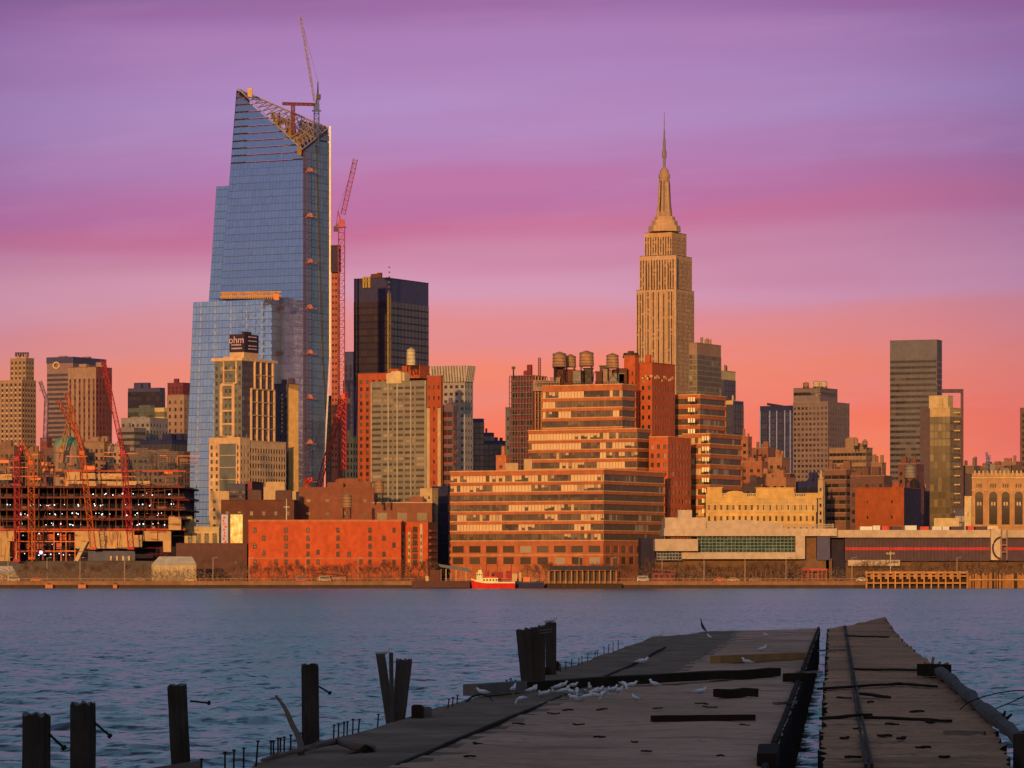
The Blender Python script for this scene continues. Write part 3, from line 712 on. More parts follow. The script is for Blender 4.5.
# crown lattice: rear rim, front rims, members between
mb = MB(); random.seed(4)
rimA = [tp(lerp(t, 238, 302), lerp(t, 88.5, 149.5), DT+lerp(t, 36, 0)+4) for t in [i/16 for i in range(17)]]
rimB = [tp(lerp(t, 240, 328), lerp(t, 90, 128), DT+lerp(t, 66, 40)) for t in [i/16 for i in range(17)]]
rimC = [tp(lerp(t, 302, 328), lerp(t, 149.5, 128), DT+lerp(t, 4, 36)) for t in [i/8 for i in range(9)]]
for rim, r in ((rimA, .34), (rimB, .5), (rimC, .34)):
    for a, c in zip(rim, rim[1:]): mb.bar(a, c, r)
for i in range(17):
    j = min(16, i+1); mb.bar(rimA[i], rimB[i], .28); mb.bar(rimA[i], rimB[j], .22)
    if i < 16:
        mid0 = rimA[i].lerp(rimB[i], .5); mid1 = rimA[i+1].lerp(rimB[i+1], .5); mb.bar(mid0, mid1, .24)
        q0 = rimA[i].lerp(rimB[i], .75); q1 = rimA[i+1].lerp(rimB[i+1], .75); mb.bar(q0, q1, .18)
for i in range(9): mb.bar(rimC[i], rimB[8+i], .26); mb.bar(rimC[i], rimB[min(16, 9+i)], .22)
mb.build('crown_truss', plain('crown steel warm', A(196, 140, 100), .6, .2), rt)
mb = MB()
for i in range(26):
    t = .45+.5*random.random(); a = rimA[int(t*16)]; c = rimB[min(16, int(t*16)+random.choice((0,1,2)))]
    u = a.lerp(c, random.random()*.8); mb.box(u.x-random.uniform(.5,2), u.x+random.uniform(.5,2), u.y, u.y+1, u.z-random.uniform(3,7), u.z-1)
mb.build('formwork', plain('yellow formwork', A(150, 98, 46)), rt)['kind'] = 'stuff'
mb = MB(); mb.box(tp(249,0,DT+40).x-.7, tp(251,0,DT+40).x+.7, DT+40, DT+42, tp(0,97,DT+40).z, tp(0,88,DT+40).z); mb.build('roof_mast', sand, rt)
# hoist track with platforms
th_ = thing('construction_hoist', 'long red hoist track with orange landings up the corner of the blue tower', 'hoist', tuple(tp(307, 560, DT-2)))
mb = MB()
for px in (304, 308.5): mb.bar(tp(px, 560, DT-3), tp(px, 150, DT+8), .28)
y = 552
while y > 152: mb.bar(tp(304, y, DT-3), tp(308.5, y-4, DT-2), .16); y -= 4
mb.build('mast', plain('dull red hoist steel', A(120, 60, 62)), th_)
for py in (170, 215.5, 261, 307, 352, 397, 442, 480):
    mb = MB(); d_ = DT-3+ (560-py)*.03
    mb.hexa([tp(306.5,py+1.6,d_-2), tp(313.5,py+1.6,d_-2), tp(313.5,py+1.6,d_+2), tp(306.5,py+1.6,d_+2), tp(308,py-2.4,d_-2), tp(311.5,py-2.4,d_-2), tp(311.5,py-2.4,d_+2), tp(308,py-2.4,d_+2)])
    mb.bar(tp(303,py+1.8,d_), tp(317,py+1.8,d_), .3); mb.build('landing', plain('orange landing', A(186, 92, 60)), th_)

# ================================================================== WATER TANKS, CRANES
def water_tank(px, yb, yt, wpx, d, label, leg=6, mat_=None, roofpx=2.5, group=None):
    """timber tank on legs; yb = foot of the legs, yt = tip of the conical roof"""
    k = d/F; o = P(px, yb, d); r = wpx/2*k; zt = P(px, yt+roofpx, d).z; zl = P(px, yb-leg, d).z; tip = P(px, yt, d).z
    t = thing('water_tank', label, 'water tank', tuple(o), group)
    mb = MB(); mb.ring([(o.x,o.y,zl+.2), (o.x,o.y,zt)], [r*1.02, r*.94], 16); 
    for f in (.15, .4, .65, .9):
        z = zl+(zt-zl)*f; mb.ring([(o.x,o.y,z), (o.x,o.y,z+.14)], [r*1.035, r*1.03], 16, 1, False)
    mb.build('tank_body', [mat_ or wood_tank, steel_dk], t)
    mb = MB(); mb.ring([(o.x,o.y,zt), (o.x,o.y,tip)], [r*1.06, .12], 16); mb.build('tank_roof', mat_ or wood_tank, t)
    mb = MB(); mb.box(o.x-r, o.x+r, o.y-r, o.y+r, zl-.1, zl+.2); mb.build('platform', steel_dk, t)
    for sx in (-1, 1):
        for sy in (-1, 1):
            mb = MB(); mb.bar((o.x+sx*r*.75, o.y+sy*r*.75, o.z), (o.x+sx*r*.75, o.y+sy*r*.75, zl), .22); mb.build('leg', steel_dk, t)
    mb = MB(); mb.bar((o.x-r*.75, o.y-r*.75, o.z+.2), (o.x+r*.75, o.y-r*.75, zl), .1); mb.bar((o.x+r*.75, o.y-r*.75, o.z+.2), (o.x-r*.75, o.y-r*.75, zl), .1)
    mb.build('brace', steel_dk, t); return t

def lattice(mb, a, b, w, r, n=None, m=0):
    a, b = Vector(a), Vector(b); t = (b-a); Ln = t.length; t.normalize()
    e1 = t.cross(Vector((0, 1, 0))); e1.normalize(); e2 = t.cross(e1); n = n or max(2, int(Ln/w/1.1))
    cs = [e1*x*w/2+e2*y*w/2 for x, y in ((-1,-1),(1,-1),(1,1),(-1,1))]
    for c in cs: mb.bar(a+c, b+c, r, 4, m)
    for i in range(n):
        p, q = a.lerp(b, i/n), a.lerp(b, (i+1)/n)
        for k in range(4):
            c0, c1 = cs[k], cs[(k+1) % 4]
            if (i+k) % 2: c0, c1 = c1, c0
            mb.bar(p+c0, q+c1, r*.7, 3, m)
            mb.bar(p+cs[k], p+cs[(k+1) % 4], r*.6, 3, m)

def crane(label, d, mast, w, cab, boom, frame_tip, counter, mm, bm=None, group=None, mr=.16, bw=None):
    """luffing crane: picture points of the mast foot/top, boom foot/tip, A-frame tip, counter-jib end"""
    o = P(mast[0], mast[1], d); t = thing('tower_crane', label, 'crane', tuple(o), group)
    mb = MB(); lattice(mb, P(mast[0], mast[1], d), P(mast[2], mast[3], d), w, mr); mb.build('mast', mm, t)
    mb = MB(); c = P(cab[0], cab[1], d); s = cab[2]*d/F/2
    mb.box(c.x-s, c.x+s, d-s, d+s, c.z-s*1.2, c.z+s*1.2); mb.box(c.x-s*1.6, c.x+s*1.6, d-s*1.1, d+s*1.1, c.z-s*1.5, c.z-s*1.2); mb.build('cab', mm, t)
    if boom:
        mb = MB(); lattice(mb, P(boom[0], boom[1], d-1), P(boom[2], boom[3], d-1), bw or w*.6, mr*.8); mb.build('boom', bm or mm, t)
        mb = MB(); mb.bar(P(frame_tip[0], frame_tip[1], d), P(boom[2], boom[3], d-1), .08, 3); mb.build('pendant_line', steel_dk, t)
    if frame_tip:
        mb = MB(); mb.bar(c, P(frame_tip[0], frame_tip[1], d), mr*1.4); mb.bar(P(counter[0], counter[1], d), P(frame_tip[0], frame_tip[1], d), mr); mb.build('gantry_frame', mm, t)
        mb = MB(); lattice(mb, c, P(counter[0], counter[1], d), w*.55, mr*.8); mb.build('counter_jib', mm, t)
        mb = MB(); q = P(counter[0], counter[1], d); mb.box(q.x-1.2, q.x+1.2, d-1, d+1, q.z-1.8, q.z+.8); mb.build('counterweight', steel_dk, t)
    return t
crane('slim crane on the crown of the blue tower with a boom reaching highest', DT+22, (316.5, 152, 316.5, 108), 2.6, (316.5, 107, 5.5), (314.5, 101, 300.5, 16), (318, 82), (318.5, 96), plain('grey green crane steel', A(84, 84, 98)), plain('pale boom steel', A(176, 130, 130)), mr=.22, bw=1.1)
t = thing('derrick', 'short brown derrick with a long flat arm beside the crown crane', 'derrick', tuple(P(293, 128, DT+20)))
mb = MB(); lattice(mb, P(293, 134, DT+20), P(293, 104, DT+20), 1.6, .3); mb.build('post', brick_pl, t)
mb = MB(); lattice(mb, P(282.5, 103.6, DT+20), P(315, 104.5, DT+20), 1.1, .3); mb.build('arm', brick_pl, t)
crane('tall red lattice crane standing along the right edge of the blue tower', 1995, (341.5, 490, 341.5, 226), 3.2, (341.5, 223, 6), (343, 214, 355.5, 159), (338, 211), (336, 228), plain('coral crane steel', A(186, 74, 60)), mr=.2, bw=2.2)
# half built tower behind it
bld('half_built_core', 'half built orange hoist core with a dark top between blue tower and red crane', 331.5, 337.5, 340, 246, 2012, plain('orange core formwork', A(186, 84, 48)), g_dark, 'punch', 2.2, 3.2, .6, .4, 470, roofn=0, trim=steel_org)
r_ = bpy.data.objects['half_built_core']; bq = Blk(331.2, 338, 340.5, 244, 2009)
mb = MB(); mb.box(-bq.w, .3, -.5, bq.v, bq.z(272), bq.z(245), T=bq.T); mb.build('safety_screen', plain('dark safety screen', A(70, 44, 52)), r_)
crane('bright red crane leaning across the foot of the blue tower', 1900, (344, 470, 344, 398), 2.2, (343, 396, 4), (342, 402, 318, 488), (347, 392), (348, 400), steel_red, mr=.25, bw=2.2)
crane('short red crane with twin posts near the brown warehouse roof', 1760, (307, 492, 307, 486), 2.2, (307, 484, 3), (306, 484, 313, 478), (305, 478), (304, 483), steel_red, mr=.35)
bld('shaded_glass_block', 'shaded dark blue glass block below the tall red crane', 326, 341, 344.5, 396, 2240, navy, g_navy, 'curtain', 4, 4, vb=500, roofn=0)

# ================================================================== SIGN-TOPPED APARTMENTS
DO = 1750
m_olv = wallm('olive brick face', A(120, 100, 76), .85, .2, .06); m_frm = plain('cream frame', A(226, 154, 92)); m_bz = plain('warm plum face', A(92, 66, 66))
bo = bld('sign_topped_apartments', 'cream framed apartment tower with a dark lettered sign box on its roof', 214.5, 242, 274, 361, DO, m_olv, g_mixd, 'punch', 2.6, 3.4, .5, .5, 530, trim=m_frm, sidewall=m_bz, roofn=0, cap_h=1.5, indiv=True)
ro = bo.root
bO = Blk(214.5, 242, 274, 361, DO)
def frame_part(bk, face, x0, x1, y0, y1, cols, rows, name='facade_frame', t=.7, out=.9, mat_=m_frm):
    """proud cream frame: outer rectangle with dividing bars, in picture coordinates"""
    T, _, _ = bk.face(face); X = (bk.fx if face == 'f' else bk.sy); mb = MB()
    xs = [lerp(i/cols, X(x0), X(x1)) for i in range(cols+1)]; zs = [lerp(i/rows, bk.z(y1), bk.z(y0)) for i in range(rows+1)]
    for i, x in enumerate(xs):
        h = t/2 if i in (0, cols) else t*.32
        mb.hexa([T(x-h,0,zs[0]), T(x+h,0,zs[0]), T(x+h,out,zs[0]), T(x-h,out,zs[0]), T(x-h,0,zs[-1]), T(x+h,0,zs[-1]), T(x+h,out,zs[-1]), T(x-h,out,zs[-1])])
    for j, z in enumerate(zs):
        h = t/2 if j in (0, rows) else t*.28
        mb.hexa([T(xs[0],0,z-h), T(xs[-1],0,z-h), T(xs[-1],out+.02,z-h), T(xs[0],out+.02,z-h), T(xs[0],0,z+h), T(xs[-1],0,z+h), T(xs[-1],out+.02,z+h), T(xs[0],out+.02,z+h)])
    mb.build(name, mat_, bk.root if hasattr(bk, 'root') else ro)
bO.root = ro
frame_part(bO, 'f', 224.5, 237, 357, 383, 1, 2)
frame_part(bO, 'f', 222, 234, 384, 437, 1, 4, t=1.4)
frame_part(bO, 's', 254, 272, 360, 388, 3, 2)
frame_part(bO, 's', 250.5, 273.5, 388, 441, 4, 4)
mb = MB(); mb.box(-bO.w-1, bO.w*0+.8, -1.2, bO.v+2, bO.h+.2, bO.h+1.5, T=bO.T); mb.build('cornice', m_frm, ro)
# lower wings
bl = bld('x', '', 209, 240, 250, 438, DO-14, m_frm, g_mixd, 'punch', 2.6, 3.3, .42, .55, 530, parent=ro, partname='lower_wing', roofn=0, trim=m_frm, indiv=True, seed=2)
bL2 = Blk(209, 240, 250, 438, DO-14); bL2.root = ro
mb = MB(); T, a0, a1 = bL2.face('f'); mb.box(bL2.fx(220), bL2.fx(236), -.25, .1, 0, bL2.h-2.5, T=bL2.T); mb.build('recessed_bay', m_olv, ro)
frame_part(bL2, 'f', 219, 237, 443, 528, 1, 7, t=.5, out=.6)
bld('x', '', 246, 249.5, 286, 441, DO-6, m_frm, g_dark, 'punch', 2.35, 3.55, .62, .60, 530, parent=ro, partname='grid_wing', roofn=0, trim=m_frm, indiv=True, seed=3)
bld('x', '', 214, 219, 231, 437, DO-3, m_olv, g_mixd, 'punch', 2.6, 3.3, .5, .5, 530, parent=ro, partname='side_bay', roofn=0)
# sign
bS = Blk(230, 244, 258, 334, DO+10); mb = MB()
mb.box(-bS.w, 0, 0, bS.v, bO.h, bS.z(352), T=bS.T, m=1); mb.box(-bS.w-.2, .2, -.2, bS.v+.2, bS.z(352), bS.h, T=bS.T)
mb.box(-bS.w*.15, .2, 0, bS.v*.5, bS.h, bS.h+1.2, T=bS.T)
mb.build('sign_box', [plain('dark sign board', A(58, 34, 36)), m_frm], ro)
def text_mesh(txt, size, T, name, mat_, root, depth=.15, align='CENTER'):
    cu = bpy.data.curves.new(name, 'FONT'); cu.body = txt; cu.size = size; cu.align_x = align; cu.extrude = depth; cu.resolution_u = 3
    ob = bpy.data.objects.new('tmp', cu); col.objects.link(ob); dg = bpy.context.evaluated_depsgraph_get()
    me = bpy.data.meshes.new_from_object(ob.evaluated_get(dg)); bpy.data.objects.remove(ob)
    o0 = Vector(root['_w'])
    for v in me.vertices: v.co = T(v.co.x, v.co.z, v.co.y) - o0
    me.materials.clear(); me.materials.append(mat_); o = bpy.data.objects.new(name, me); col.objects.link(o); o.parent = root; o['_w'] = root['_w']; return o
m_let = plain('pale sign lettering', A(216, 150, 130))
text_mesh('ohm', 4.6, lambda x, o, z: bS.T(-bS.w/2+x, -.5-o, bS.z(343)+z), 'lettering', m_let, ro)
for py in (345.5, 349):
    mb = MB(); x = -bS.w*.85
    while x < -bS.w*.15:
        l = random.uniform(.25, .6); mb.box(x, x+l, -.55, -.2, bS.z(py), bS.z(py)+.7, T=bS.T); x += l+.28
    mb.build('small_lettering', m_let, ro)
for py in (337, 341, 346, 349):
    mb = MB(); mb.box(.2, .5, bS.v*.3, bS.v*.85, bS.z(py), bS.z(py)+.5, T=bS.T); mb.build('sign_rail', m_let, ro)
# wing to the right with the tan blank wall
bld('tan_wall_tower', 'slim tower with a tall blank sand wall right of the sign topped apartments', 273, 289, 298.5, 384, 1800, m_bz, g_dark, 'punch', 3, 3.4, .35, .4, 520, roofn=2, trim=brick_dk, sidewall=plain('blank sand wall', A(190, 124, 62)), side=False, th=40)
rw = bpy.data.objects['tan_wall_tower']; bw_ = Blk(273, 289, 298.5, 384, 1800, 40)
mb = MB()
for py in range(396, 436, 4): mb.box(bw_.fx(281.6), bw_.fx(283.2), -.3, .1, bw_.z(py), bw_.z(py)+1.1, T=bw_.T)
mb.build('lit_stair_strip', cream, rw)
bsw = plain('sunny blank wall', A(200, 134, 66)); mb = MB(); mb.box(bw_.fx(289), 0.1, -.6, .3, 0, bw_.h-2, T=bw_.T)
mb2 = MB(); T, a0, a1 = bw_.face('s')
mb = MB(); mb.hexa([P(288.5,560,1790), P(298.5,560,1790), P(298.5,560,1796), P(288.5,560,1796), P(288.5,388,1790), P(298.5,391,1790), P(298.5,391,1796), P(288.5,388,1796)]); mb.build('blank_wall', bsw, rw)
bld('podium_block', 'small sand coloured podium at the foot of the sign topped apartments', 210, 296, 300, 492, 1700, sand, g_dark, 'punch', 4, 4, .3, .4, 530, roofn=5, th=0, depth=20)

# ================================================================== FACTORY BLOCK WITH RIBBON WINDOWS
DF_ = 1440
m_sill = plain('pale concrete sill', A(222, 142, 74)); 
rb_brick = wallm('sunlit factory brick', A(196, 92, 46), .9, .2, .08)
fw = glassm('factory panes', (.05, .032, .022), A(226, 156, 90), .56, .3, .5)  # bright panes mix blinds with painted sunset reflections
fwd = glassm('factory side panes', (.06, .04, .03), A(176, 128, 84), .88, .3, .5)
mulm = plain('window muntin', A(96, 56, 36))
def ribbon_wing(L, C, R_, top, d, base, root, ny, zt=None, hf=.63, pane=1.4, fronts=True, sides=True, fg=fw, sg=fwd, parapet=3, name='wing'):
    bk = Blk(L, C, R_, top, d); mb = MB(); bk.shell(mb); z0 = bk.z(base)
    for f in ('f', 's'):
        T, a0, a1 = bk.face(f)
        mb.quad(T(a0,0,0), T(a1,0,0), T(a1,0,z0), T(a0,0,z0)); mb.quad(T(a0,0,bk.h-parapet), T(a1,0,bk.h-parapet), T(a1,0,bk.h), T(a0,0,bk.h))
        mb.hexa([T(a0,-.3,bk.h), T(a1+.2,-.3,bk.h), T(a1+.2,.3,bk.h), T(a0,.3,bk.h), T(a0,-.3,bk.h+.4), T(a1+.2,-.3,bk.h+.4), T(a1+.2,.3,bk.h+.4), T(a0,.3,bk.h+.4)], 1)
        bands = []; ribbons(mb, bands, T, a0, a1, z0, bk.h-parapet, ny, hf, pane, .5, 0, 1)
        for bm in bands: bm.build('window_band', [fg if f == 'f' else sg, mulm], root)
    mb.build(name, [rb_brick, m_sill], root); bk.root = root; return bk
rs = thing('factory_building', 'huge stepped red brick factory block wrapped in long ribbon windows', 'factory', tuple(P(603, 583, DF_)))
random.seed(21)
bl1 = ribbon_wing(450, 603.5, 665, 470, DF_, 543.5, rs, 7, parapet=1.6, name='low_wing')
# two lowest storeys: separate bays
T, a0, a1 = bl1.face('f'); mb = MB(); wins = []
grid(mb, wins, lambda a, o, z: bl1.T(a, -o-.3, z), a0, a1, bl1.z(554.5), bl1.z(543.6), 9, 1, .68, .62, .2)
grid(mb, wins, lambda a, o, z: bl1.T(a, -o-.3, z), a0, a1, bl1.z(567), bl1.z(555.3), 9, 1, .62, .60, .2, sill=.62)
T2, s0, s1 = bl1.face('s')
grid(mb, wins, lambda a, o, z: bl1.T(o+.3, a, z), s0, s1, bl1.z(554.5), bl1.z(543.6), 8, 1, .62, .62, .2)
grid(mb, wins, lambda a, o, z: bl1.T(o+.3, a, z), s0, s1, bl1.z(567), bl1.z(555.3), 8, 1, .62, .60, .2, sill=.62)
mb.box(-bl1.w, .45, -.45, 0, bl1.z(555.3), bl1.z(554.4), 1, T=bl1.T); mb.box(.0, .5, 0, bl1.v, bl1.z(555.3), bl1.z(554.4), 1, T=bl1.T)
mb.quad(bl1.T(-bl1.w,-.3,0), bl1.T(.3,-.3,0), bl1.T(.3,-.3,bl1.z(567)), bl1.T(-bl1.w,-.3,bl1.z(567))); mb.quad(bl1.T(.3,-.3,0), bl1.T(.3,bl1.v,0), bl1.T(.3,bl1.v,bl1.z(567)), bl1.T(.3,-.3,bl1.z(567)))
mb.build('base_storey', [rb_brick, m_sill], rs); put_windows(wins, g_mixd, rs, True)
# middle and upper wings, set back
DM = 1505
ribbon_wing(528, 637, 651, 429, DM, 471, rs, 4, parapet=1.2, name='middle_wing')
ribbon_wing(542, 622, 636, 384.5, DM+6, 430, rs, 4, parapet=2.2, name='upper_wing', sg=fwd)
# red brick core with pilasters
bk = bld('x', '', 634, 652, 675, 363, DM+32, brick_org, g_dark, 'punch', 2.5, 3.9, .42, .42, 560, parent=rs, partname='core_tower', roofn=1, trim=brick_red, rec=.3, cap_h=4, indiv=False)
bld('x', '', 624, 635, 639, 356, DM+30, brick_org, g_dark, 'punch', 3, 4.2, .2, .4, 500, parent=rs, partname='stair_tower', roofn=0, cap_h=5, trim=brick_red)
mb = MB(); o = P(631, 358, DM+36); mb.ring([o, o+Vector((0,0,2))], [3.4, 3.0], 8); mb.ring([o+Vector((0,0,2)), o+Vector((0,0,2.8))], [1.3, 1.2], 8); mb.build('tower_cap', steel_dk, rs)
bc_ = Blk(634, 652, 675, 363, DM+32); mb = MB(); random.seed(9)
for i in range(22):
    T, a0, a1 = bc_.face('s' if i % 3 else 'f'); a = a0+(a1-a0)*random.random(); z = bc_.z(random.uniform(377, 383))
    mb.hexa([T(a,.0,z), T(a+.7,.0,z), T(a+.7,.4,z), T(a,.4,z), T(a,.0,z+1), T(a+.7,.0,z+1), T(a+.7,.4,z+1), T(a,.4,z+1)])
mb.build('brick_ornament', m_sill, rs)['kind'] = 'stuff'
bld('x', '', 649, 668, 691, 437, DM+2, brick_org, g_mixd, 'punch', 3.2, 3.7, .5, .5, 560, parent=rs, partname='brick_wing', roofn=0, trim=m_sill, rec=.5, cap_h=2, indiv=True)
# right wings; pale panes paint the sun's reflection down the corner
ribbon_wing(672, 700, 726, 395, DM+60, 470, rs, 7, parapet=1.4, hf=.55, name='right_wing', fg=fwd)
ribbon_wing(682, 710, 742, 434, DM+40, 520, rs, 8, parapet=1.4, hf=.55, name='right_wing', fg=fw, sg=fwd)
mb = MB()
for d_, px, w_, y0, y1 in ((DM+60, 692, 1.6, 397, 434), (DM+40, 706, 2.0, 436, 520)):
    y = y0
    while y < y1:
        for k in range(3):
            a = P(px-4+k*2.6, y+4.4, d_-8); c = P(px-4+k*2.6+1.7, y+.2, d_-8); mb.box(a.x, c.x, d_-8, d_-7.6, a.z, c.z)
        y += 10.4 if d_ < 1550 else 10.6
mb.build('painted_glint_panes', glassm('painted sun glint glass', A(236,178,110), A(250,205,140), .5, .1, .2), rs)
# roof clutter
for px, w_, y1 in ((554, 10, 368), (563.5, 12, 370), (577, 8, 371), (584, 9, 368.5), (607, 12, 370), (600, 7, 366)):
    d_ = DM+29; a = P(px, 389, d_); c = P(px+w_, y1, d_); mb = MB(); mb.box(a.x, c.x, d_, d_+4, a.z, c.z); mb.box(a.x-.3, c.x+.3, d_-.3, d_+4.3, c.z, c.z+.25); mb.build('rooftop_unit', random.choice((steel_dk, olive, brick_dk)), rs)
random.seed(17)
for px, w_, y0, y1 in ((533, 18, 387, 381), (551, 9, 388, 378), (573, 8, 386, 372), (603, 9, 385, 370), (612, 12, 385, 374), (619, 8, 384, 369), (596, 6, 386, 372)):
    d_ = DM+25; a = P(px, y0+4, d_); c = P(px+w_, y1, d_); mb = MB(); mb.box(a.x, c.x, d_, d_+6, a.z, c.z); mb.box(a.x-.3, c.x+.3, d_-.3, d_+6.3, c.z, c.z+.3); mb.build('rooftop_unit', random.choice((brick_red, brick_dk, tan, olive)), rs)
mb = MB()
for i in range(34):
    px = 536+i*2.7; mb.bar(P(px, 386, DM+20), P(px, 381.5+random.random(), DM+20), .1)
for py in (384, 381.8): mb.bar(P(536, py, DM+20), P(626, py, DM+20), .1)
mb.build('roof_railing', steel_dk, rs)
mb = MB(); a = P(585, 376, DM+30)
for i in range(14): 
    mb.bar(P(580+i, 378+4*(i % 2), DM+30), P(581+i, 372+6*((i+1) % 2), DM+30), .18)
mb.build('tank_bracing', steel_gry, rs)
mb = MB(); lattice(mb, P(539.5, 376, DM+30), P(539.5, 357.5, DM+30), .9, .12); mb.build('antenna_mast', steel_dk, rs)
for x0, x1, y in ((524, 532, 462), (505, 518, 466)):
    mb = MB(); a = P(x0, 471, DF_+30); c = P(x1, y-3, DF_+30); mb.box(a.x, c.x, DF_+30, DF_+36, a.z, c.z); mb.build('roof_house', sand, rs)
TK = DM+24
water_tank(559.5, 381, 351.5, 14, TK, 'weathered round tank leftmost of the cluster on the factory roof', 14)
water_tank(570.5, 381, 354, 11, TK+10, 'shadowed smaller tank squeezed between the two big factory roof tanks', 14)
water_tank(586.5, 381, 350.5, 14.5, TK, 'large round tank with a domed lid in the middle of the factory roof', 15)
water_tank(612.5, 381, 353, 12.5, TK, 'round tank with a pointed lid nearest the factory stair tower', 13)
# half built brick frame to the left of the factory
bf = bld('brick_frame_building', 'red brick building wrapped in grey scaffold bays left of the factory', 511, 534, 546, 376, 1580, plain('deep red brick', A(140, 44, 38)), g_dark, 'punch', 3.2, 3.8, .6, .5, 500, roofn=2, trim=brick_pl, sidewall=plain('deep red brick b', A(150, 44, 34)))
mb = MB(); bz = Blk(511, 534, 546, 376, 1580)
for i in range(9):
    x = -bz.w + bz.w*i/8; mb.bar(bz.T(x,-1.4,0), bz.T(x,-1.4,bz.h), .2)
for j in range(28):
    z = bz.h - j*2.3
    if z > bz.z(480): mb.box(-bz.w, 0, -1.5, -1.2, z, z+.35, T=bz.T)
mb.build('scaffold', plain('dusty scaffold', A(120, 92, 70)), bf.root)
mb = MB()
for j in range(26):
    z = bz.h - j*3.6
    if z > bz.z(480): mb.bar(bz.T(.6,0,z), bz.T(.6,bz.v,z), .22)
for i in range(5): mb.bar(bz.T(.6,bz.v*i/4,0), bz.T(.6,bz.v*i/4,bz.h), .22)
mb.build('side_bracing', m_sill, bf.root)
mb = MB(); mb.bar(P(513.5, 378, 1582), P(513.5, 368, 1582), .3); o = P(513.5, 369, 1582); mb.box(o.x-.8, o.x+.8, o.y-.8, o.y+.8, o.z, o.z+1); mb.build('roof_post', steel_dk, bf.root)
bld('grey_narrow_block', 'narrow grey shaft attached left of the scaffolded brick building', 505.5, 510.5, 513, 408, 1600, olive2, g_dark, 'punch', 3, 4, .3, .4, 500, roofn=0)
bld('small_blue_tank_house', 'small orange and blue shed at the foot of the scaffolded building', 496, 506, 510, 456, 1500, plain('orange shed', A(206, 100, 50)), g_dark, 'punch', 4, 4, .3, .4, 480, roofn=1)

# ================================================================== MIDDLE GROUND
# brown warehouse row
bw1 = bld('brown_warehouse', 'long low brown brick warehouse behind the red warehouse', 221, 294, 300, 500.5, 1540, brick_dk, g_dark, 'punch', 5, 4.2, .25, .3, 520, roofn=3, th=1, unitm=plain('brown roof unit', A(96, 52, 36)))
bw2 = bld('brown_warehouse', 'taller brown brick warehouse at the centre of the low row', 299, 374, 378, 488, 1570, plain('brown brick b', A(140, 64, 34)), g_dark, 'punch', 7, 7, .2, .2, 520, roofn=4, th=1)
bw3 = bld('brown_warehouse', 'brown warehouse with three grey glazed bays beside the navy gap', 372, 432, 437, 503, 1520, plain('brown brick c', A(146, 70, 38)), g_mixd, 'punch', 6.9, 9, .5, .55, 524, roofn=1, th=1, indiv=True, trim=cream2)
bld('shaded_block', 'tall shaded navy block filling the gap left of the factory', 432, 448, 452, 487, 1575, navy, g_navy, 'curtain', 4, 4, vb=575, roofn=0, sidewall=navy)  # the gap's shade is painted as navy colour on this block
bld('cream_roof_house', 'small cream roof house above the three glazed bays', 420, 432, 438, 489, 1545, cream2, g_dark, 'punch', 3, 3, .3, .5, 500, roofn=0)
bld('dark_roof_house', 'dark louvred plant room on the brown warehouse roof', 229, 245, 247, 484.5, 1560, plain('grey plant room', A(80, 62, 62)), g_dark, 'ribbon', 1.4, 1.8, .5, .5, 500, roofn=0, th=6)
bld('brick_roof_house', 'small brown roof house next to the louvred plant room', 246, 252, 254, 482, 1565, brick_pl, g_dark, 'punch', 3, 3, .3, .4, 500, roofn=0, th=6)
water_tank(347, 518.5, 493, 9.5, 1470, 'pinkish wooden tank with a pointed lid above the red warehouse', 11)
water_tank(379, 505, 479, 9.5, 1500, 'orange tank on tall legs before the grey slab', 12)
water_tank(411, 372, 347.5, 9, 1880, 'pale tank on a white frame atop the brick tower', 6.5, wood_pale)
for i, (px, yt, w_, lab) in enumerate(((806, 382, 6, 'small brown tank leftmost on the dotted tower roof'), (816.5, 380.5, 6.5, 'pale round tank in the middle of the dotted tower roof'), (824, 380.5, 6.5, 'pale round tank at the right end of the dotted tower roof'))):
    water_tank(px, 388, yt, w_, 2312, lab, 1, wood_pale if i else wood_tank, 1.2)
water_tank(865, 447, 439, 5, 1990, 'dark small tank at the right end of the terraced brick roof', 2)
water_tank(856, 449, 437, 4.5, 1990, 'dark small tank left of another on the terraced brick roof', 3)
water_tank(910, 490, 463, 11, 1660, 'grey round tank rising behind the red brick box building', 12, olive)

# red waterfront warehouse
wr = wallm('vivid red brick', A(204, 74, 30), .9, .12, .08)
brw = Blk(248.5, 401, 403, 520.5, 1425, 1)
rr = thing('red_warehouse', 'long vivid red brick warehouse with scattered arched windows on the waterfront', 'warehouse', tuple(brw.B))
mb = MB(); brw.shell(mb); T, a0, a1 = brw.face('f')
mb.quad(T(a0,0,0), T(a1,0,0), T(a1,0,brw.h), T(a0,0,brw.h)); T2, s0, s1 = brw.face('s'); mb.quad(T2(s0,0,0), T2(s1,0,0), T2(s1,0,brw.h), T2(s0,0,brw.h))
mb.box(-brw.w-.2, .3, -.25, 0, brw.h-.5, brw.h+.3, 1, T=brw.T)
mb.box(-brw.w-.1, .2, -.15, 0, brw.z(559), brw.z(558), 1, T=brw.T)
mb.build('wall', [wr, plain('brick cornice', A(196, 96, 50))], rr)
m_arch = plain('dark arch surround', A(92, 42, 30))
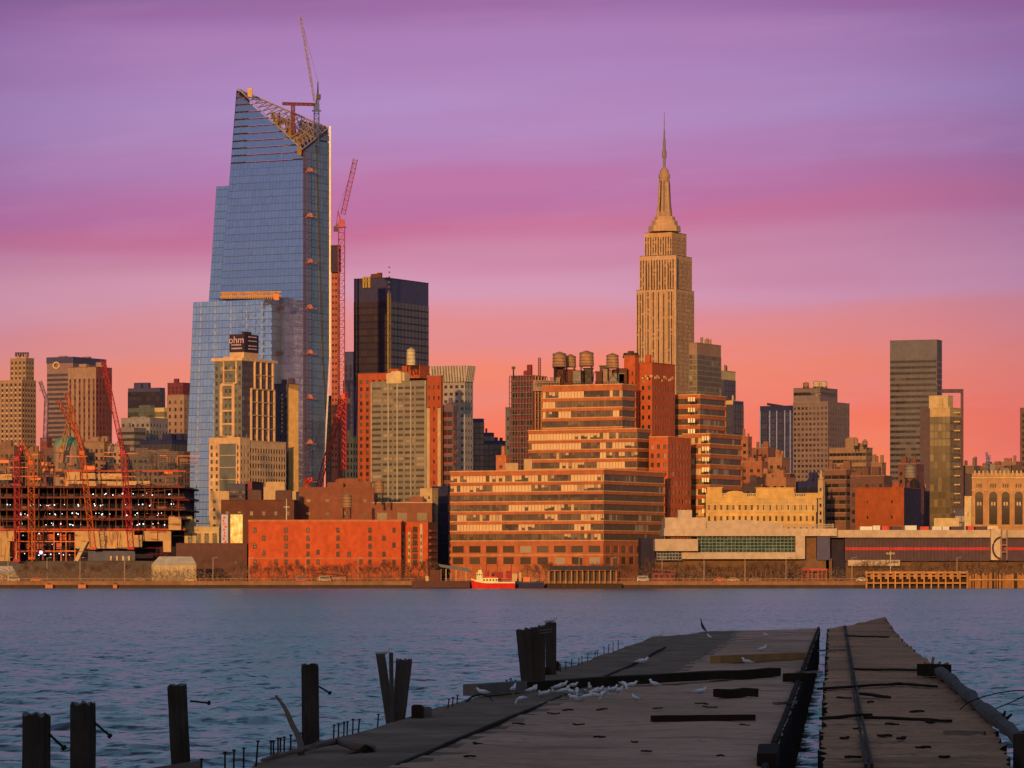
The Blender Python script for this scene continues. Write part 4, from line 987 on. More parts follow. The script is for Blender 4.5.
def arch_window(bk, px, py, wpx, hpx, root, glass=g_dark, sur=m_arch, out=.05):
    k = bk.d/F; c = bk.fx(px); z = bk.z(py); hw = wpx*k/2; hh = hpx*k/2
    pts = [(-hw,-hh),(hw,-hh)] + [(hw*math.cos(a), hh-hw+hw*math.sin(a)) for a in [math.pi*i/6 for i in range(7)]]
    T = lambda x, o, zz: bk.T(c+x, -o, z+zz)
    mb = MB(); n = len(pts)
    for i in range(n):
        a, b_ = pts[i], pts[(i+1) % n]; A2, B2 = (a[0]*1.32, a[1]*1.18), (b_[0]*1.32, b_[1]*1.18)
        mb.quad(T(a[0],out+.12,a[1]), T(b_[0],out+.12,b_[1]), T(B2[0],out+.12,B2[1]), T(A2[0],out+.12,A2[1]))
        mb.quad(T(A2[0],0,A2[1]), T(B2[0],0,B2[1]), T(B2[0],out+.12,B2[1]), T(A2[0],out+.12,A2[1]))
        mb.quad(T(a[0],0,a[1]), T(b_[0],0,b_[1]), T(b_[0],out+.12,b_[1]), T(a[0],out+.12,a[1]))
    w_ = mb.build('window', sur, root)
    mb = MB(); mb.poly([T(x,.02,y) for x, y in pts]); mb.build('pane', glass, w_)
cols_ = {(255): (530, 546, 562), (264): (538, 553), (276): (562,), (286): (530, 538, 546, 554, 562), (297): (562,), (308): (530, 538, 546, 554, 562), (318): (552, 562),
         (338): (530, 538, 546, 554), (349): (554,), (361): (562,), (370): (530, 538, 546, 554, 562), (384): (538, 554, 562), (394): (530, 545, 562)}
for px, ys in cols_.items():
    for py in ys: arch_window(brw, px, py, 2.6, 4.6, rr)
# apartment part with cream bays and balconies
ba = Blk(402, 428, 437, 522, 1432, 20)
ra = thing('balcony_building', 'brick building with cream glazed bays and stacked balconies right of the red warehouse', 'building', tuple(ba.B))
mb = MB(); ba.shell(mb)
for f in ('f', 's'):
    T, a0, a1 = ba.face(f); mb.quad(T(a0,0,0), T(a1,0,0), T(a1,0,ba.h), T(a0,0,ba.h), 0 if f == 'f' else 1)
mb.build('wall', [wr, brick_dk], ra)
for px in (403.5, 409.5, 421.5):
    mb = MB(); mb.box(ba.fx(px-1.2), ba.fx(px+1.2), -.35, .1, ba.z(566), ba.z(532 if px < 415 else 524), T=ba.T); bay = mb.build('cream_bay', cream, ra)
    for j in range(5):
        mb = MB(); z = ba.z(536+j*7); mb.box(ba.fx(px-.5), ba.fx(px+.5), -.45, -.3, z-.8, z+.6, T=ba.T); mb.build('window', g_dark, bay)
for j in range(6):
    mb = MB(); z = ba.z(532+j*6.6); mb.box(ba.fx(412.5), ba.fx(418), -1.4, .1, z, z+.2, T=ba.T)
    for i in range(9): mb.bar(ba.T(lerp(i/8, ba.fx(412.7), ba.fx(417.8)), -1.35, z+.2), ba.T(lerp(i/8, ba.fx(412.7), ba.fx(417.8)), -1.35, z+1.2), .04, 3)
    mb.box(ba.fx(412.5), ba.fx(418), -1.42, -1.3, z+1.15, z+1.25, T=ba.T); mb.build('balcony', steel_dk, ra)
    mb = MB(); mb.box(ba.fx(413), ba.fx(417.5), -.12, .1, z+.2, z+2, T=ba.T); mb.build('balcony_door', g_mixd, ra)
    mb = MB(); T, a0, a1 = ba.face('s'); mb.hexa([T(.8,0,z), T(a1*.8,0,z), T(a1*.8,1.0,z), T(.8,1.0,z), T(.8,0,z+.9), T(a1*.8,0,z+.9), T(a1*.8,1.0,z+.9), T(.8,1.0,z+.9)]); mb.build('side_balcony', brick_pl, ra)

# low cream office and billboards left of the warehouse
bld('white_grid_building', 'low cream framed building with tall dark windows left of the posters', 178, 219, 221, 527.5, 1500, cream, g_dark, 'punch', 3.4, 7.2, .55, .72, 545, roofn=2, th=1, cap_h=1.5, indiv=True)
bld('brown_shed', 'low dark brown brick wall building below the posters', 176, 247, 249, 544, 1440, plain('dark brown brick wall', A(98, 48, 34)), g_dark, 'punch', 9, 12, .1, .1, 575, roofn=0, th=1)
t = thing('billboard', 'large glowing orange and yellow billboard', 'billboard', tuple(P(236, 545, 1450)))
m_bb, b = newmat('orange poster print'); o = objc(); nn = NOISE(scaled(o, .5, 1, .35), 1, 4, .6)
setc(b, 'Base Color', RAMP(nn, [(.35, A(230, 110, 36)), (.48, A(255, 170, 70)), (.62, A(255, 226, 130)), (.8, A(255, 150, 60))])); b.inputs['Roughness'].default_value = .5
a, c = P(230.5, 544, 1450), P(242.5, 514.5, 1450); mb = MB(); mb.box(a.x, c.x, 1450, 1450.3, a.z, c.z); mb.build('poster', m_bb, t)
mb = MB(); mb.box(a.x-.5, c.x+.5, 1450.3, 1451, a.z-.5, c.z+.5); mb.build('backing_frame', steel_dk, t)
for x in (a.x+.6, c.x-.6):
    mb = MB(); mb.bar((x, 1450.8, G), (x, 1450.8, a.z), .2); mb.build('post', steel_dk, t)
t = thing('billboard', 'tall white poster with red figures left of the glowing one', 'billboard', tuple(P(225, 545, 1450)))
a, c = P(221.3, 545, 1450), P(228, 514.5, 1450); mb = MB(); mb.box(a.x, c.x, 1450, 1450.3, a.z, c.z); mb.build('poster', plain('pale poster', A(206, 168, 150)), t)
mb = MB(); random.seed(2)
for i in range(9):
    z = a.z+.8+i*1.15; x = a.x+random.uniform(.4, 1.2); mb.box(x, x+random.uniform(.4, .9), 1449.9, 1450, z, z+.8)
mb.build('poster_print', steel_red, t)
mb = MB(); mb.box(a.x-.3, c.x+.3, 1450.3, 1451, a.z-.3, c.z+.3); mb.build('backing_frame', steel_dk, t)
for x in (a.x+.4, c.x-.4):
    mb = MB(); mb.bar((x, 1450.8, G), (x, 1450.8, a.z), .2); mb.build('post', steel_dk, t)

# infill right of the factory
random.seed(44)
for args in (
 ('brick_infill', 'orange brick building with a small dark notch right of the factory wings', 741, 762, 770, 462, 1900, plain('orange brick a', A(176, 88, 46)), 'punch'),
 ('brick_infill', 'tall thin orange brick block at the end of the factory ribbons', 741, 748, 752, 437, 1960, plain('orange brick b', A(170, 90, 54)), 'punch'),
 ('brick_infill', 'stepped brown block with rooftop humps below the striped glass tower', 752, 768, 776, 448, 2050, plain('brown brick d', A(150, 78, 46)), 'punch'),
 ('brick_infill', 'tan block with a crenellated roof in front of the striped glass tower', 768, 782, 790, 458, 1850, plain('tan brick e', A(172, 98, 56)), 'punch'),
 ('brick_infill', 'dark brown cube standing before the tan crenellated block', 776, 790, 795, 474, 1780, plain('dark brown f', A(102, 56, 38)), 'punch'),
 ('brick_infill', 'navy shaded block below the dotted tower', 796, 820, 826, 482, 1800, navy, 'curtain'),
 ('brick_infill', 'brown banded block in front of the terraced brick building', 824, 846, 856, 470, 1820, plain('brown g', A(140, 80, 50)), 'ribbon'),
 ('brick_infill', 'low dark roofed block between dotted tower and slab tower', 850, 884, 892, 476, 1760, plain('brown h', A(118, 66, 44)), 'punch'),
 ('brick_infill', 'small tan rooftop turret building against the slab tower foot', 871, 882, 886, 463, 1900, plain('tan i', A(160, 100, 62)), 'punch'),
 ('brick_infill', 'brown block with a water pipe left of the brown walled tower', 898, 916, 924, 464, 1720, plain('brown j', A(126, 66, 46)), 'punch'),
 ('brick_infill', 'pale lit chimney block among the brown roofs', 818, 823, 825, 480, 1740, cream2, 'punch'),
 ('brick_infill', 'orange block under the navy shaded block', 756, 786, 796, 478, 1700, plain('orange k', A(186, 104, 56)), 'punch'),
 ('brick_infill', 'grey brown block right of the gold glass tower', 963, 974, 980, 466, 1850, plain('grey l', A(132, 88, 62)), 'punch'),
 ('brick_infill', 'low brown roofline block at the right horizon', 978, 1004, 1010, 466, 2000, plain('brown m', A(140, 84, 52)), 'punch'),
 ('brick_infill', 'stepped tan block by the right picture edge', 1000, 1016, 1022, 462, 2100, plain('tan n', A(164, 96, 58)), 'punch')):
    nm, lab, L, C, R_, top, d, m_, st = args
    bld(nm, lab, L, C, R_, top, d, m_, g_dark if st != 'curtain' else g_navy, st, 3.4, 3.7, .42, .45, 525, roofn=4, trim=tan if st != 'curtain' else navy, indiv=False, uh=(1, 4.5))

# cream ornate building
m_or = wallm('ornate cream stone', A(222, 148, 68), .85, .15, .08)
bd1 = bld('ornate_building', 'ornate low cream stone building with small windows and balustraded roofline', 706, 816, 826, 497, 1525, m_or, g_dark, 'punch', 2.5, 4.2, .34, .45, 535, roofn=0, th=1, indiv=True, cap_h=2, trim=cream)
ro_ = bd1.root
for L, R2, top in ((707, 722, 488), (756, 794, 488.5), (806, 822, 494)):
    mb = MB(); mb.box(bd1.fx(L), bd1.fx(R2), -.6, 10, bd1.h-.5, bd1.z(top), T=bd1.T); mb.box(bd1.fx(L)-.3, bd1.fx(R2)+.3, -.9, 10.3, bd1.z(top), bd1.z(top)+.4, T=bd1.T); mb.build('roof_pavilion', m_or, ro_)
for y in (499, 505, 512):
    mb = MB(); mb.box(-bd1.w, .3, -.4, 0, bd1.z(y), bd1.z(y)+.4, T=bd1.T); mb.build('string_course', cream, ro_)
mb = MB()
for i in range(60): x = -bd1.w+bd1.w*i/60; mb.box(x, x+.35, -.2, .1, bd1.h+.3, bd1.h+1.3, T=bd1.T)
mb.box(-bd1.w, 0, -.25, .15, bd1.h+1.3, bd1.h+1.55, T=bd1.T); mb.build('balustrade', cream, ro_)
for c_, w_, y_ in ((735, 12, 497), (815, 7, 497)):
    mb = MB(); pts_ = [(bd1.fx(c_)+math.cos(a)*w_*.4, bd1.h+.1+math.sin(a)*w_*.2) for a in [math.pi*i/10 for i in range(11)]]
    for (xa, za), (xb, zb) in zip(pts_, pts_[1:]): mb.hexa([bd1.T(xb,-.5,bd1.h-.2), bd1.T(xa,-.5,bd1.h-.2), bd1.T(xa,.6,bd1.h-.2), bd1.T(xb,.6,bd1.h-.2), bd1.T(xb,-.5,zb), bd1.T(xa,-.5,za), bd1.T(xa,.6,za), bd1.T(xb,.6,zb)])
    mb.build('pediment', m_or, ro_)
mb = MB()
for i in range(26): x = bd1.fx(760+i*2.25); mb.box(x-.16, x+.16, -.5, 0, bd1.z(512), bd1.z(499.5), T=bd1.T)
mb.build('pilaster', cream, ro_)
bld('red_cream_house', 'small reddish house with a row of dark openings above the ornate building', 740, 762, 766, 485, 1680, plain('orange render', A(214, 120, 64)), g_dark, 'punch', 2.6, 3, .5, .5, 495, roofn=1, th=8)
bld('red_brick_box', 'windowless deep orange brick box building behind the long pier shed', 855.5, 904, 921, 488, 1600, wallm('deep orange brick', A(170, 70, 28), .9, .2, .08), g_dark, 'punch', 12, 8, .06, .2, 525, roofn=1, th=20, sidewall=plain('brown side with painted shade', A(56, 40, 46)))  # side colour is the brick with its shade painted in
bld('pale_block', 'small pale windowless block left of the arched facade', 964.5, 971.5, 974, 497, 1560, cream, g_dark, 'punch', 6, 6, .1, .2, 525, roofn=0, th=10)
bld('lit_podium', 'flat cream lit box roof house behind the long pier shed', 934, 959, 961, 519, 1500, cream, g_dark, 'punch', 9, 9, .08, .1, 530, roofn=0, th=6)
bld('shaded_low_block', 'shaded blue low block beneath the gold glass tower', 955, 968, 972, 510, 1570, slate, g_navy, 'curtain', 3, 3, vb=530, roofn=0, th=10)
# arched facade
bar_ = Blk(972, 1040, 1044, 473, 1560, 1)
rar = thing('arched_building', 'tan brick building with tall arched window bays at the right edge', 'building', tuple(bar_.B))
mb = MB(); bar_.shell(mb); T, a0, a1 = bar_.face('f'); m_ab = wallm('tan arched brick', A(198, 124, 66), .85, .18, .1)
mb.quad(T(a0,0,0), T(a1,0,0), T(a1,0,bar_.h), T(a0,0,bar_.h)); mb.box(-bar_.w-.3, .3, -.6, 0, bar_.z(478.5), bar_.z(477), 1, T=bar_.T); mb.box(-bar_.w-.2, .3, -.4, 0, bar_.z(490.5), bar_.z(489.5), 1, T=bar_.T)
mb.build('wall', [m_ab, cream2], rar)
for px in (979, 993, 1005.5, 1018.5, 1031):
    arch_window(bar_, px, 508, 8, 33, rar, g_dark, m_ab, .35)
    mb = MB()
    for py in (500, 507): mb.box(bar_.fx(px-3.6), bar_.fx(px+3.6), -.5, -.3, bar_.z(py)-.7, bar_.z(py)+.9, T=bar_.T)
    mb.build('spandrel_panel', steel_dk, rar)
    for dx in (-2, .6):
        mb = MB(); mb.box(bar_.fx(px+dx), bar_.fx(px+dx+1.5), -.6, -.35, bar_.z(505.5), bar_.z(502), T=bar_.T); mb.build('lit_pane', cream, rar)
    for dx in (-3, -.8, 1.4): arch_window(bar_, px+dx+.8, 485.5, 1.4, 4, rar, g_dark, m_ab, .1)
mb = MB()
for i in range(16): px = 974+i*4.2; mb.box(bar_.fx(px), bar_.fx(px+1.6), -.5, 0, bar_.h-1.2, bar_.h+1, T=bar_.T)
mb.build('crenellation', cream2, rar)
for i, (px, w_, y1) in enumerate(((990, 5, 464), (1000, 9, 468), (1012, 7, 465), (980, 4, 469))):
    a = P(px, 475, 1575); c = P(px+w_, y1, 1575); mb = MB(); mb.box(a.x, c.x, 1575, 1579, a.z, c.z); mb.build('rooftop_unit', random.choice((steel_dk, tan, olive)), rar)
t = thing('lattice_mast', 'pair of short grey lattice masts above the right horizon roofs', 'mast', tuple(P(988, 470, 1980)))
for x0, y0 in ((986.5, 452), (989.5, 455)):
    mb = MB(); lattice(mb, P(988, 470, 1980), P(x0, y0, 1980), .8, .14); mb.build('mast', steel_gry, t)

# ================================================================== BUILDING SITE ON THE LEFT
def pbox(mb, x0, x1, y0, y1, d, dep, m=0):
    a, c = P(x0, y1, d), P(x1, y0, d); mb.box(a.x, c.x, d, d+dep, a.z, c.z, m)
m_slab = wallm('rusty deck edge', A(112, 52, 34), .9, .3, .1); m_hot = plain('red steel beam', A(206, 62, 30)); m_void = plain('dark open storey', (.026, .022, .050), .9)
m_beige = wallm('sunlit plywood hoarding', A(214, 142, 76), .85, .16, .12)
m_rust = wallm('rust brown scaffold', A(150, 84, 50), .9, .3, .2)
CS = 1480
ts = thing('building_site', 'open multi storey deck under construction, dotted with tiny work lights', 'building site', tuple(P(90, 583, CS)))
fl = [487, 497.5, 509.5, 519, 529.5]
for i, y in enumerate(fl):
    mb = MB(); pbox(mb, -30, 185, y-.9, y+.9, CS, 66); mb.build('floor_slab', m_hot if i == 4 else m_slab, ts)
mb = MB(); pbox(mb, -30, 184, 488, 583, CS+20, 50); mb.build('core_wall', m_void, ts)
random.seed(31)
mb = MB()
x = -28
while x < 184:
    pbox(mb, x, x+.5, 487, 530, CS+3, .6); x += random.choice((6.5, 7, 8.5))
mb.build('column_row', m_rust, ts)['kind'] = 'stuff'
mb = MB()
for i, y in enumerate(fl):
    for k in range(14):
        x = random.uniform(-20, 178); pbox(mb, x, x+random.uniform(2, 9), y-3.2, y-.9, CS+random.uniform(.5, 3), .4, random.randrange(3))
mb.build('hoarding', [m_rust, m_slab, plain('dark mesh', (.05,.04,.06))], ts)['kind'] = 'stuff'
m_lamp = emit('white work lamp', (.80, .86, 1.0), 3.2); m_lampb = emit('violet work lamp', (.55, .45, 1.0), 5)
lm = []
for y, x0, x1, n in ((494.5, 92, 176, 13), (505, 4, 82, 12), (505, 92, 176, 14), (514.5, 0, 82, 11), (514.5, 92, 172, 13), (524.5, 0, 88, 11), (524.5, 130, 168, 8), (535, 22, 76, 5), (545, 22, 70, 5), (554.5, 22, 88, 8), (554, 112, 130, 3), (545, 146, 162, 2)):
    for k in range(n): lm.append((random.uniform(x0, x1), y+random.uniform(-1.6, .8)))
for k, (x, y) in enumerate(lm[:100]):
    o = P(x, y, CS-.3); r = random.uniform(.09, .22)
    mb = MB(); mb.ring([o-Vector((0,0,r)), o-Vector((0,0,r*.5)), o+Vector((0,0,r*.5)), o+Vector((0,0,r))], [r*.4, r, r, r*.4], 6); mb.build('work_light', m_lamp, ts)
o = P(41, 552.5, CS-6); mb = MB(); mb.ring([o-Vector((0,0,.6)), o, o+Vector((0,0,.6))], [.3, .65, .3], 8); mb.build('work_light', m_lampb, ts)
for x0, x1, y0, y1 in ((-30, 15, 531, 562), (75.5, 134, 531, 548.5), (143, 171, 531, 541), (163, 171, 541, 552), (168.5, 181, 517, 530), (10, 17, 541, 562), (134, 142, 535, 547)):
    mb = MB(); pbox(mb, x0, x1, y0, y1, CS-3, 3); mb.build('plywood_panel', m_beige, ts)
mb = MB()
for y in (531.5, 541.5, 551): pbox(mb, 16, 76, y-.5, y+.5, CS-2.6, 1)
for x in (19, 32, 43, 54, 61, 66, 75): pbox(mb, x-.4, x+.4, 531, 561, CS-3, 1)
mb.build('steel_frame', steel_org, ts)
mb = MB()
for k in range(9):
    x = random.uniform(20, 68); y = random.choice((537, 546)); pbox(mb, x, x+random.uniform(2.5, 6), y-3, y+3, CS-1, 1)
mb.build('orange_panel', plain('orange netting', A(200, 84, 40)), ts)['kind'] = 'stuff'
mb = MB(); mb.hexa([P(74,561,CS-6), P(78,561,CS-6), P(78,561,CS-4), P(74,561,CS-4), P(84,541,CS-6), P(88,541,CS-6), P(88,541,CS-4), P(84,541,CS-4)]); mb.build('chute', cream, ts)
mb = MB(); pbox(mb, -30, 180, 561, 584, CS-10, 30); mb.build('site_wall', plain('brown retaining wall', A(86, 60, 46)), ts)
for k, px in enumerate((111, 117, 123, 129)):
    mb = MB(); pbox(mb, px-1, px+1, 556, 560.5, CS-12, 2); mb.build('barrel', cream, ts)
mb = MB(); pbox(mb, 88, 135, 551, 561, CS-11, 1); mb.build('low_shed', plain('grey shed', A(92, 74, 70)), ts)
# hanging lines, posts and netting in front of the decks
mb = MB(); random.seed(91)
for k in range(170):
    x = random.uniform(-10, 182); y = random.uniform(470, 556); l = random.uniform(4, 20); d_ = CS-random.uniform(3.5, 9)
    if random.random() < .55: mb.bar(P(x, y, d_), P(x+random.uniform(-2, 2), min(560, y+l), d_), .11, 3, random.randrange(4))
    else: mb.bar(P(x, y, d_), P(x+l, y+random.uniform(-2, 2), d_), .11, 3, random.randrange(4))
mb.build('rigging', [m_rust, steel_org, steel_dk, steel_red], ts)['kind'] = 'stuff'
# upper working deck
mb = MB(); random.seed(77)
for k in range(150):
    x = random.uniform(-10, 184); y = random.uniform(452, 487); l = random.uniform(3, 26)
    d_ = CS+random.uniform(4, 50)
    if random.random() < .5: pbox(mb, x, x+l, y-.35, y+.35, d_, .5, random.randrange(4))
    else:
        y2 = min(487, y+random.uniform(6, 20)); pbox(mb, x, x+.55, y, y2, d_, .5, random.randrange(4))
for k in range(50):
    x = random.uniform(-10, 184); y = random.uniform(460, 486); d_ = CS+random.uniform(15, 55); pbox(mb, x, x+random.uniform(2, 11), y-random.uniform(1.5, 5), y+1, d_, 2, random.randrange(4))
mb.build('deck_scaffold', [m_rust, plain('dull scaffold', A(120, 84, 60)), steel_org, plain('dark clutter', A(66, 48, 48))], ts)['kind'] = 'stuff'
for x0, x1, y0, y1 in ((67, 80, 472, 480), (82, 96, 473, 479), (98, 122, 473.5, 479.5), (66, 125, 481, 486), (126, 150, 481, 485), (-10, 12, 474, 480)):
    mb = MB(); pbox(mb, x0, x1, y0, y1, CS+2, 2); mb.build('plywood_panel', m_beige, ts)
for y in (470.5, 487): 
    mb = MB(); pbox(mb, 64, 186, y, y+1.1, CS+1.5, 1); mb.build('edge_beam', m_hot, ts)
mb = MB()
for k in range(24): x = 134+k*2.1; mb.bar(P(x, 470, CS+30), P(x+random.uniform(-1, 1), 452, CS+30), .12)
for k in range(9): mb.bar(P(133, 453+k*2, CS+30), P(184, 452+k*2, CS+30), .12)
mb.build('scaffold_screen', plain('scaffold screen', A(112, 90, 66)), ts)

for args in (
 ('site_backdrop_block', 'low brown block behind the cranes at the far left', -10, 14, 20, 447, 1750, plain('bb a', A(140, 84, 54))),
 ('site_backdrop_block', 'ochre block with square windows between the cranes at far left', 20, 38, 44, 452, 1760, plain('bb b', A(160, 96, 54))),
 ('site_backdrop_block', 'dark roofed block beneath the copper dome', 46, 78, 86, 448, 1800, plain('bb c', A(120, 74, 54))),
 ('site_backdrop_block', 'tan block with rooftop figures right of the copper dome', 84, 104, 112, 442, 1820, plain('bb d', A(160, 104, 66))),
 ('site_backdrop_block', 'small cream fronted block below the brown tower corner', 108, 122, 130, 446, 1800, plain('bb e', A(176, 120, 80))),
 ('site_backdrop_block', 'wide brown block below the dark glass shed', 128, 178, 190, 452, 1780, plain('bb f', A(120, 84, 62)))):
    nm, lab, L, C, R_, top, d, m_ = args
    bld(nm, lab, L, C, R_, top, d, m_, g_dark, 'punch', 2.8, 3.2, .5, .5, 490, roofn=5, trim=m_rust, uh=(.5, 3))

def boom(label, d, pts, w, m_, r=.2, hook=None):
    t = thing('lattice_crane', label, 'crane', tuple(P(pts[0][0], pts[0][1], d)))
    for i, (a, c) in enumerate(zip(pts, pts[1:])):
        mb = MB(); lattice(mb, P(*a, d), P(*c, d), w if i == 0 else w*.75, r); mb.build('mast' if i == 0 else 'boom', m_, t)
    mb = MB(); o = P(*pts[1], d); mb.box(o.x-.9, o.x+.9, d-1, d+1, o.z-1.1, o.z+.5); mb.build('cab', m_, t)
    mb = MB(); e = P(*pts[-1], d); mb.bar(e, e-Vector((0,0,6)), .05, 3); mb.box(e.x-.3, e.x+.3, d-.2, d+.2, e.z-6.8, e.z-6); mb.build('hook_line', steel_dk, t)
    mb = MB(); f = P(*pts[0], d); mb.box(f.x-1.3, f.x+1.3, d-1.3, d+1.3, f.z-.6, f.z+.4); mb.build('base_frame', m_, t)
    return t
r2 = plain('rust orange crane', A(216, 84, 30)); r3 = plain('crimson crane', A(196, 40, 34))
boom('crimson crane mast nearest the left picture edge', 1462, [(17, 560), (17, 458), (22, 446)], 2.0, r3, .12)
boom('orange lattice mast second from the left picture edge', 1464, [(32, 558), (31, 462), (20, 440)], 2.3, r2, .13)
boom('orange crane leaning right before the plywood panels', 1460, [(93, 548), (82, 452), (66, 392)], 2.0, r2, .12)
boom('crimson crane with a long boom crossing the brown tower corner', 1458, [(131, 548), (123, 452), (103, 360)], 2.0, r3, .13)
boom('thin dark red crane behind the orange one with a boom over the brown tower', 1700, [(84, 470), (80, 440), (58, 400)], 2.0, plain('dull red crane', A(170, 74, 44)), .24)
boom('short yellow jib rising behind the ochre block', 1720, [(60, 470), (62, 450), (72, 405)], 1.8, plain('ochre crane', A(190, 110, 56)), .22)
boom('grey crane with a drooping jib left of the banded office tower', 2600, [(45, 440), (46.5, 400), (40, 381)], 2.4, plain('grey brown crane', A(140, 96, 90)), .3)

# ================================================================== TERMINAL AND PIER SHED
m_tc = wallm('terminal cream cladding', A(206, 150, 100), .8, .14, .05); m_tb = wallm('brown lower wall', A(128, 78, 46), .9, .25, .06)
DTm = 1400
tt = thing('ferry_terminal', 'long low cream terminal with a wide greenish glass wall', 'terminal', tuple(P(740, 583, DTm)))
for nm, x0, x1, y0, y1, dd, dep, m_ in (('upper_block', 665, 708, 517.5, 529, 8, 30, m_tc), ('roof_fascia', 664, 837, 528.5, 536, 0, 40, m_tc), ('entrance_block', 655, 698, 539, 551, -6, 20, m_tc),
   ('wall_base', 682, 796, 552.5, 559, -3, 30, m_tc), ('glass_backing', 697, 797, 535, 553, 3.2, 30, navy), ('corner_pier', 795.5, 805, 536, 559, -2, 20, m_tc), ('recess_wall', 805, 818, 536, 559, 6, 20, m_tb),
   ('lower_wall', 655, 832, 558.5, 584, 4, 30, m_tb), ('entrance_rear', 656, 682, 551, 561, 0, 20, m_void), ('side_glass_house', 817, 830, 536, 560, 2, 20, slate), ('painted_shadow_box', 641, 664, 538, 584, 12, 30, m_void), ('roof_house', 678, 692, 510, 518, 14, 10, m_tc)):  # box left of the entrance is added, dark colour for a cast shadow
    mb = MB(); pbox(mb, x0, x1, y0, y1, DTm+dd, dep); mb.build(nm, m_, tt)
mb = MB(); c0 = [P(lerp(t, 707, 783), 524.5-4.6*math.sin(math.pi*min(1, t*.75+.2)), DTm+3) for t in [i/14 for i in range(15)]]
for a, c in zip(c0, c0[1:]):
    z = P(0, 529, DTm).z; mb.hexa([(a.x,a.y,z), (c.x,c.y,z), (c.x,c.y+30,z), (a.x,a.y+30,z), tuple(a), tuple(c), (c.x,c.y+30,c.z), (a.x,a.y+30,a.z)])
mb.build('curved_roof', m_tc, tt)
gl, fr = MB(), MB(); zA, zB = P(0, 552.5, DTm).z, P(0, 536, DTm).z
curtain(gl, fr, lambda a, o, z: Vector((a, DTm+2.8-o, z)), PX(698, DTm), PX(796, DTm), zA, zB, 26, 5, .16, .2, .1, .02); gl.build('glass_wall', g_teal, tt); fr.build('mullion_grid', plain('pale green mullion', A(130, 130, 96)), tt)
gl, fr = MB(), MB(); curtain(gl, fr, lambda a, o, z: Vector((a, DTm-.6-o, z)), PX(657, DTm), PX(681.5, DTm), P(0, 560, DTm).z, P(0, 548, DTm).z, 8, 4, .16, .2, .1, .02); gl.build('entrance_glass', g_teal, tt); fr.build('entrance_mullions', m_mul, tt)
mb = MB()
for k in range(44): x = 782+k*1.2; mb.bar(P(x, 528.3, DTm+5), P(x, 523.5+(k % 3)*.5, DTm+5), .09)
for y in (524.5, 526.5): mb.bar(P(782, y, DTm+5), P(834, y, DTm+5), .09)
mb.build('roof_railing', m_tc, tt)
mb = MB(); pbox(mb, 785, 796, 570, 579, DTm+3.6, .5); mb.build('door_opening', m_void, tt)
t = thing('red_steel_frame', 'red painted steel frame gateway before the terminal end', 'frame', tuple(P(814, 580, 1392)))
for x in (802, 808, 812, 818, 822, 826.5):
    mb = MB(); pbox(mb, x-.5, x+.5, 569.5, 582, 1392, .5); mb.build('post', steel_red, t)
mb = MB(); pbox(mb, 801.5, 827, 568.6, 570, 1391.8, .8); mb.build('top_beam', steel_red, t)
# pier shed
m_sh = wallm('plum brown shed cladding', A(92, 58, 52), .8, .12, .05)
tps = thing('pier_shed', 'very long dark pier shed with a thin red stripe under a cream fascia', 'shed', tuple(P(910, 583, DTm+6)))
for nm, x0, x1, y0, y1, dd, dep, m_ in (('shed_wall', 845, 991, 536.5, 561, 8, 50, m_sh), ('cream_fascia', 826, 992, 530, 537.5, 5, 60, m_tc), ('dark_opening', 828, 846, 537.5, 584, 12, 20, m_void), ('wall_base', 848, 900, 560, 566, 6, 30, m_tc),
   ('lower_wall', 846, 1034, 561, 584, 12, 30, m_tb), ('cream_pylon', 991, 1000.5, 529, 560, 3, 20, m_tc), ('shed_wall', 1000.5, 1034, 536.5, 561, 8, 50, m_sh), ('cream_fascia', 1000.5, 1034, 530, 537.5, 5, 60, m_tc),
   ('red_stripe', 845.5, 990, 547.3, 550.2, 7.6, .8, plain('red stripe paint', A(206, 44, 34))), ('red_stripe', 1004, 1034, 547.3, 550.2, 7.6, .8, plain('red stripe paint b', A(206, 44, 34))), ('opening_pier', 826, 829, 537, 584, 4, 10, m_tc)):
    mb = MB(); pbox(mb, x0, x1, y0, y1, DTm+dd, dep); mb.build(nm, m_, tps)
random.seed(6); x = 860
while x < 1000:
    w_ = random.uniform(6, 14); mb = MB(); pbox(mb, x, x+w_, 526.5-random.choice((0, .5, 1)), 530, DTm+12, 6); mb.build('roof_container', random.choice((white_m, cream, white_m, steel_red, m_sh)), tps); x += w_+random.uniform(.5, 4)
mb = MB()
for k in range(42): px = 848+k*3.45; pbox(mb, px, px+.35, 537.5, 560.5, DTm+7.5, .5)
mb.build('wall_rib', m_sh, tps)
mb = MB(); o = P(1001.5, 548, DTm+2)
mb.ring([o+Vector((math.cos(a)*3.2, 0, math.sin(a)*4)) for a in [math.pi*.5+math.pi*i/10 for i in range(11)]], [.35]*11, 6); mb.build('hooked_arm', steel_dk, tps)
mb = MB()
for y in (538, 545, 552): mb.bar(P(1001, y, DTm+1), P(1007, y, DTm+1), .2)
for x in (1001.5, 1007): mb.bar(P(x, 530, DTm+1), P(x, 560, DTm+1), .25)
mb.build('stair_frame', tan, tps)

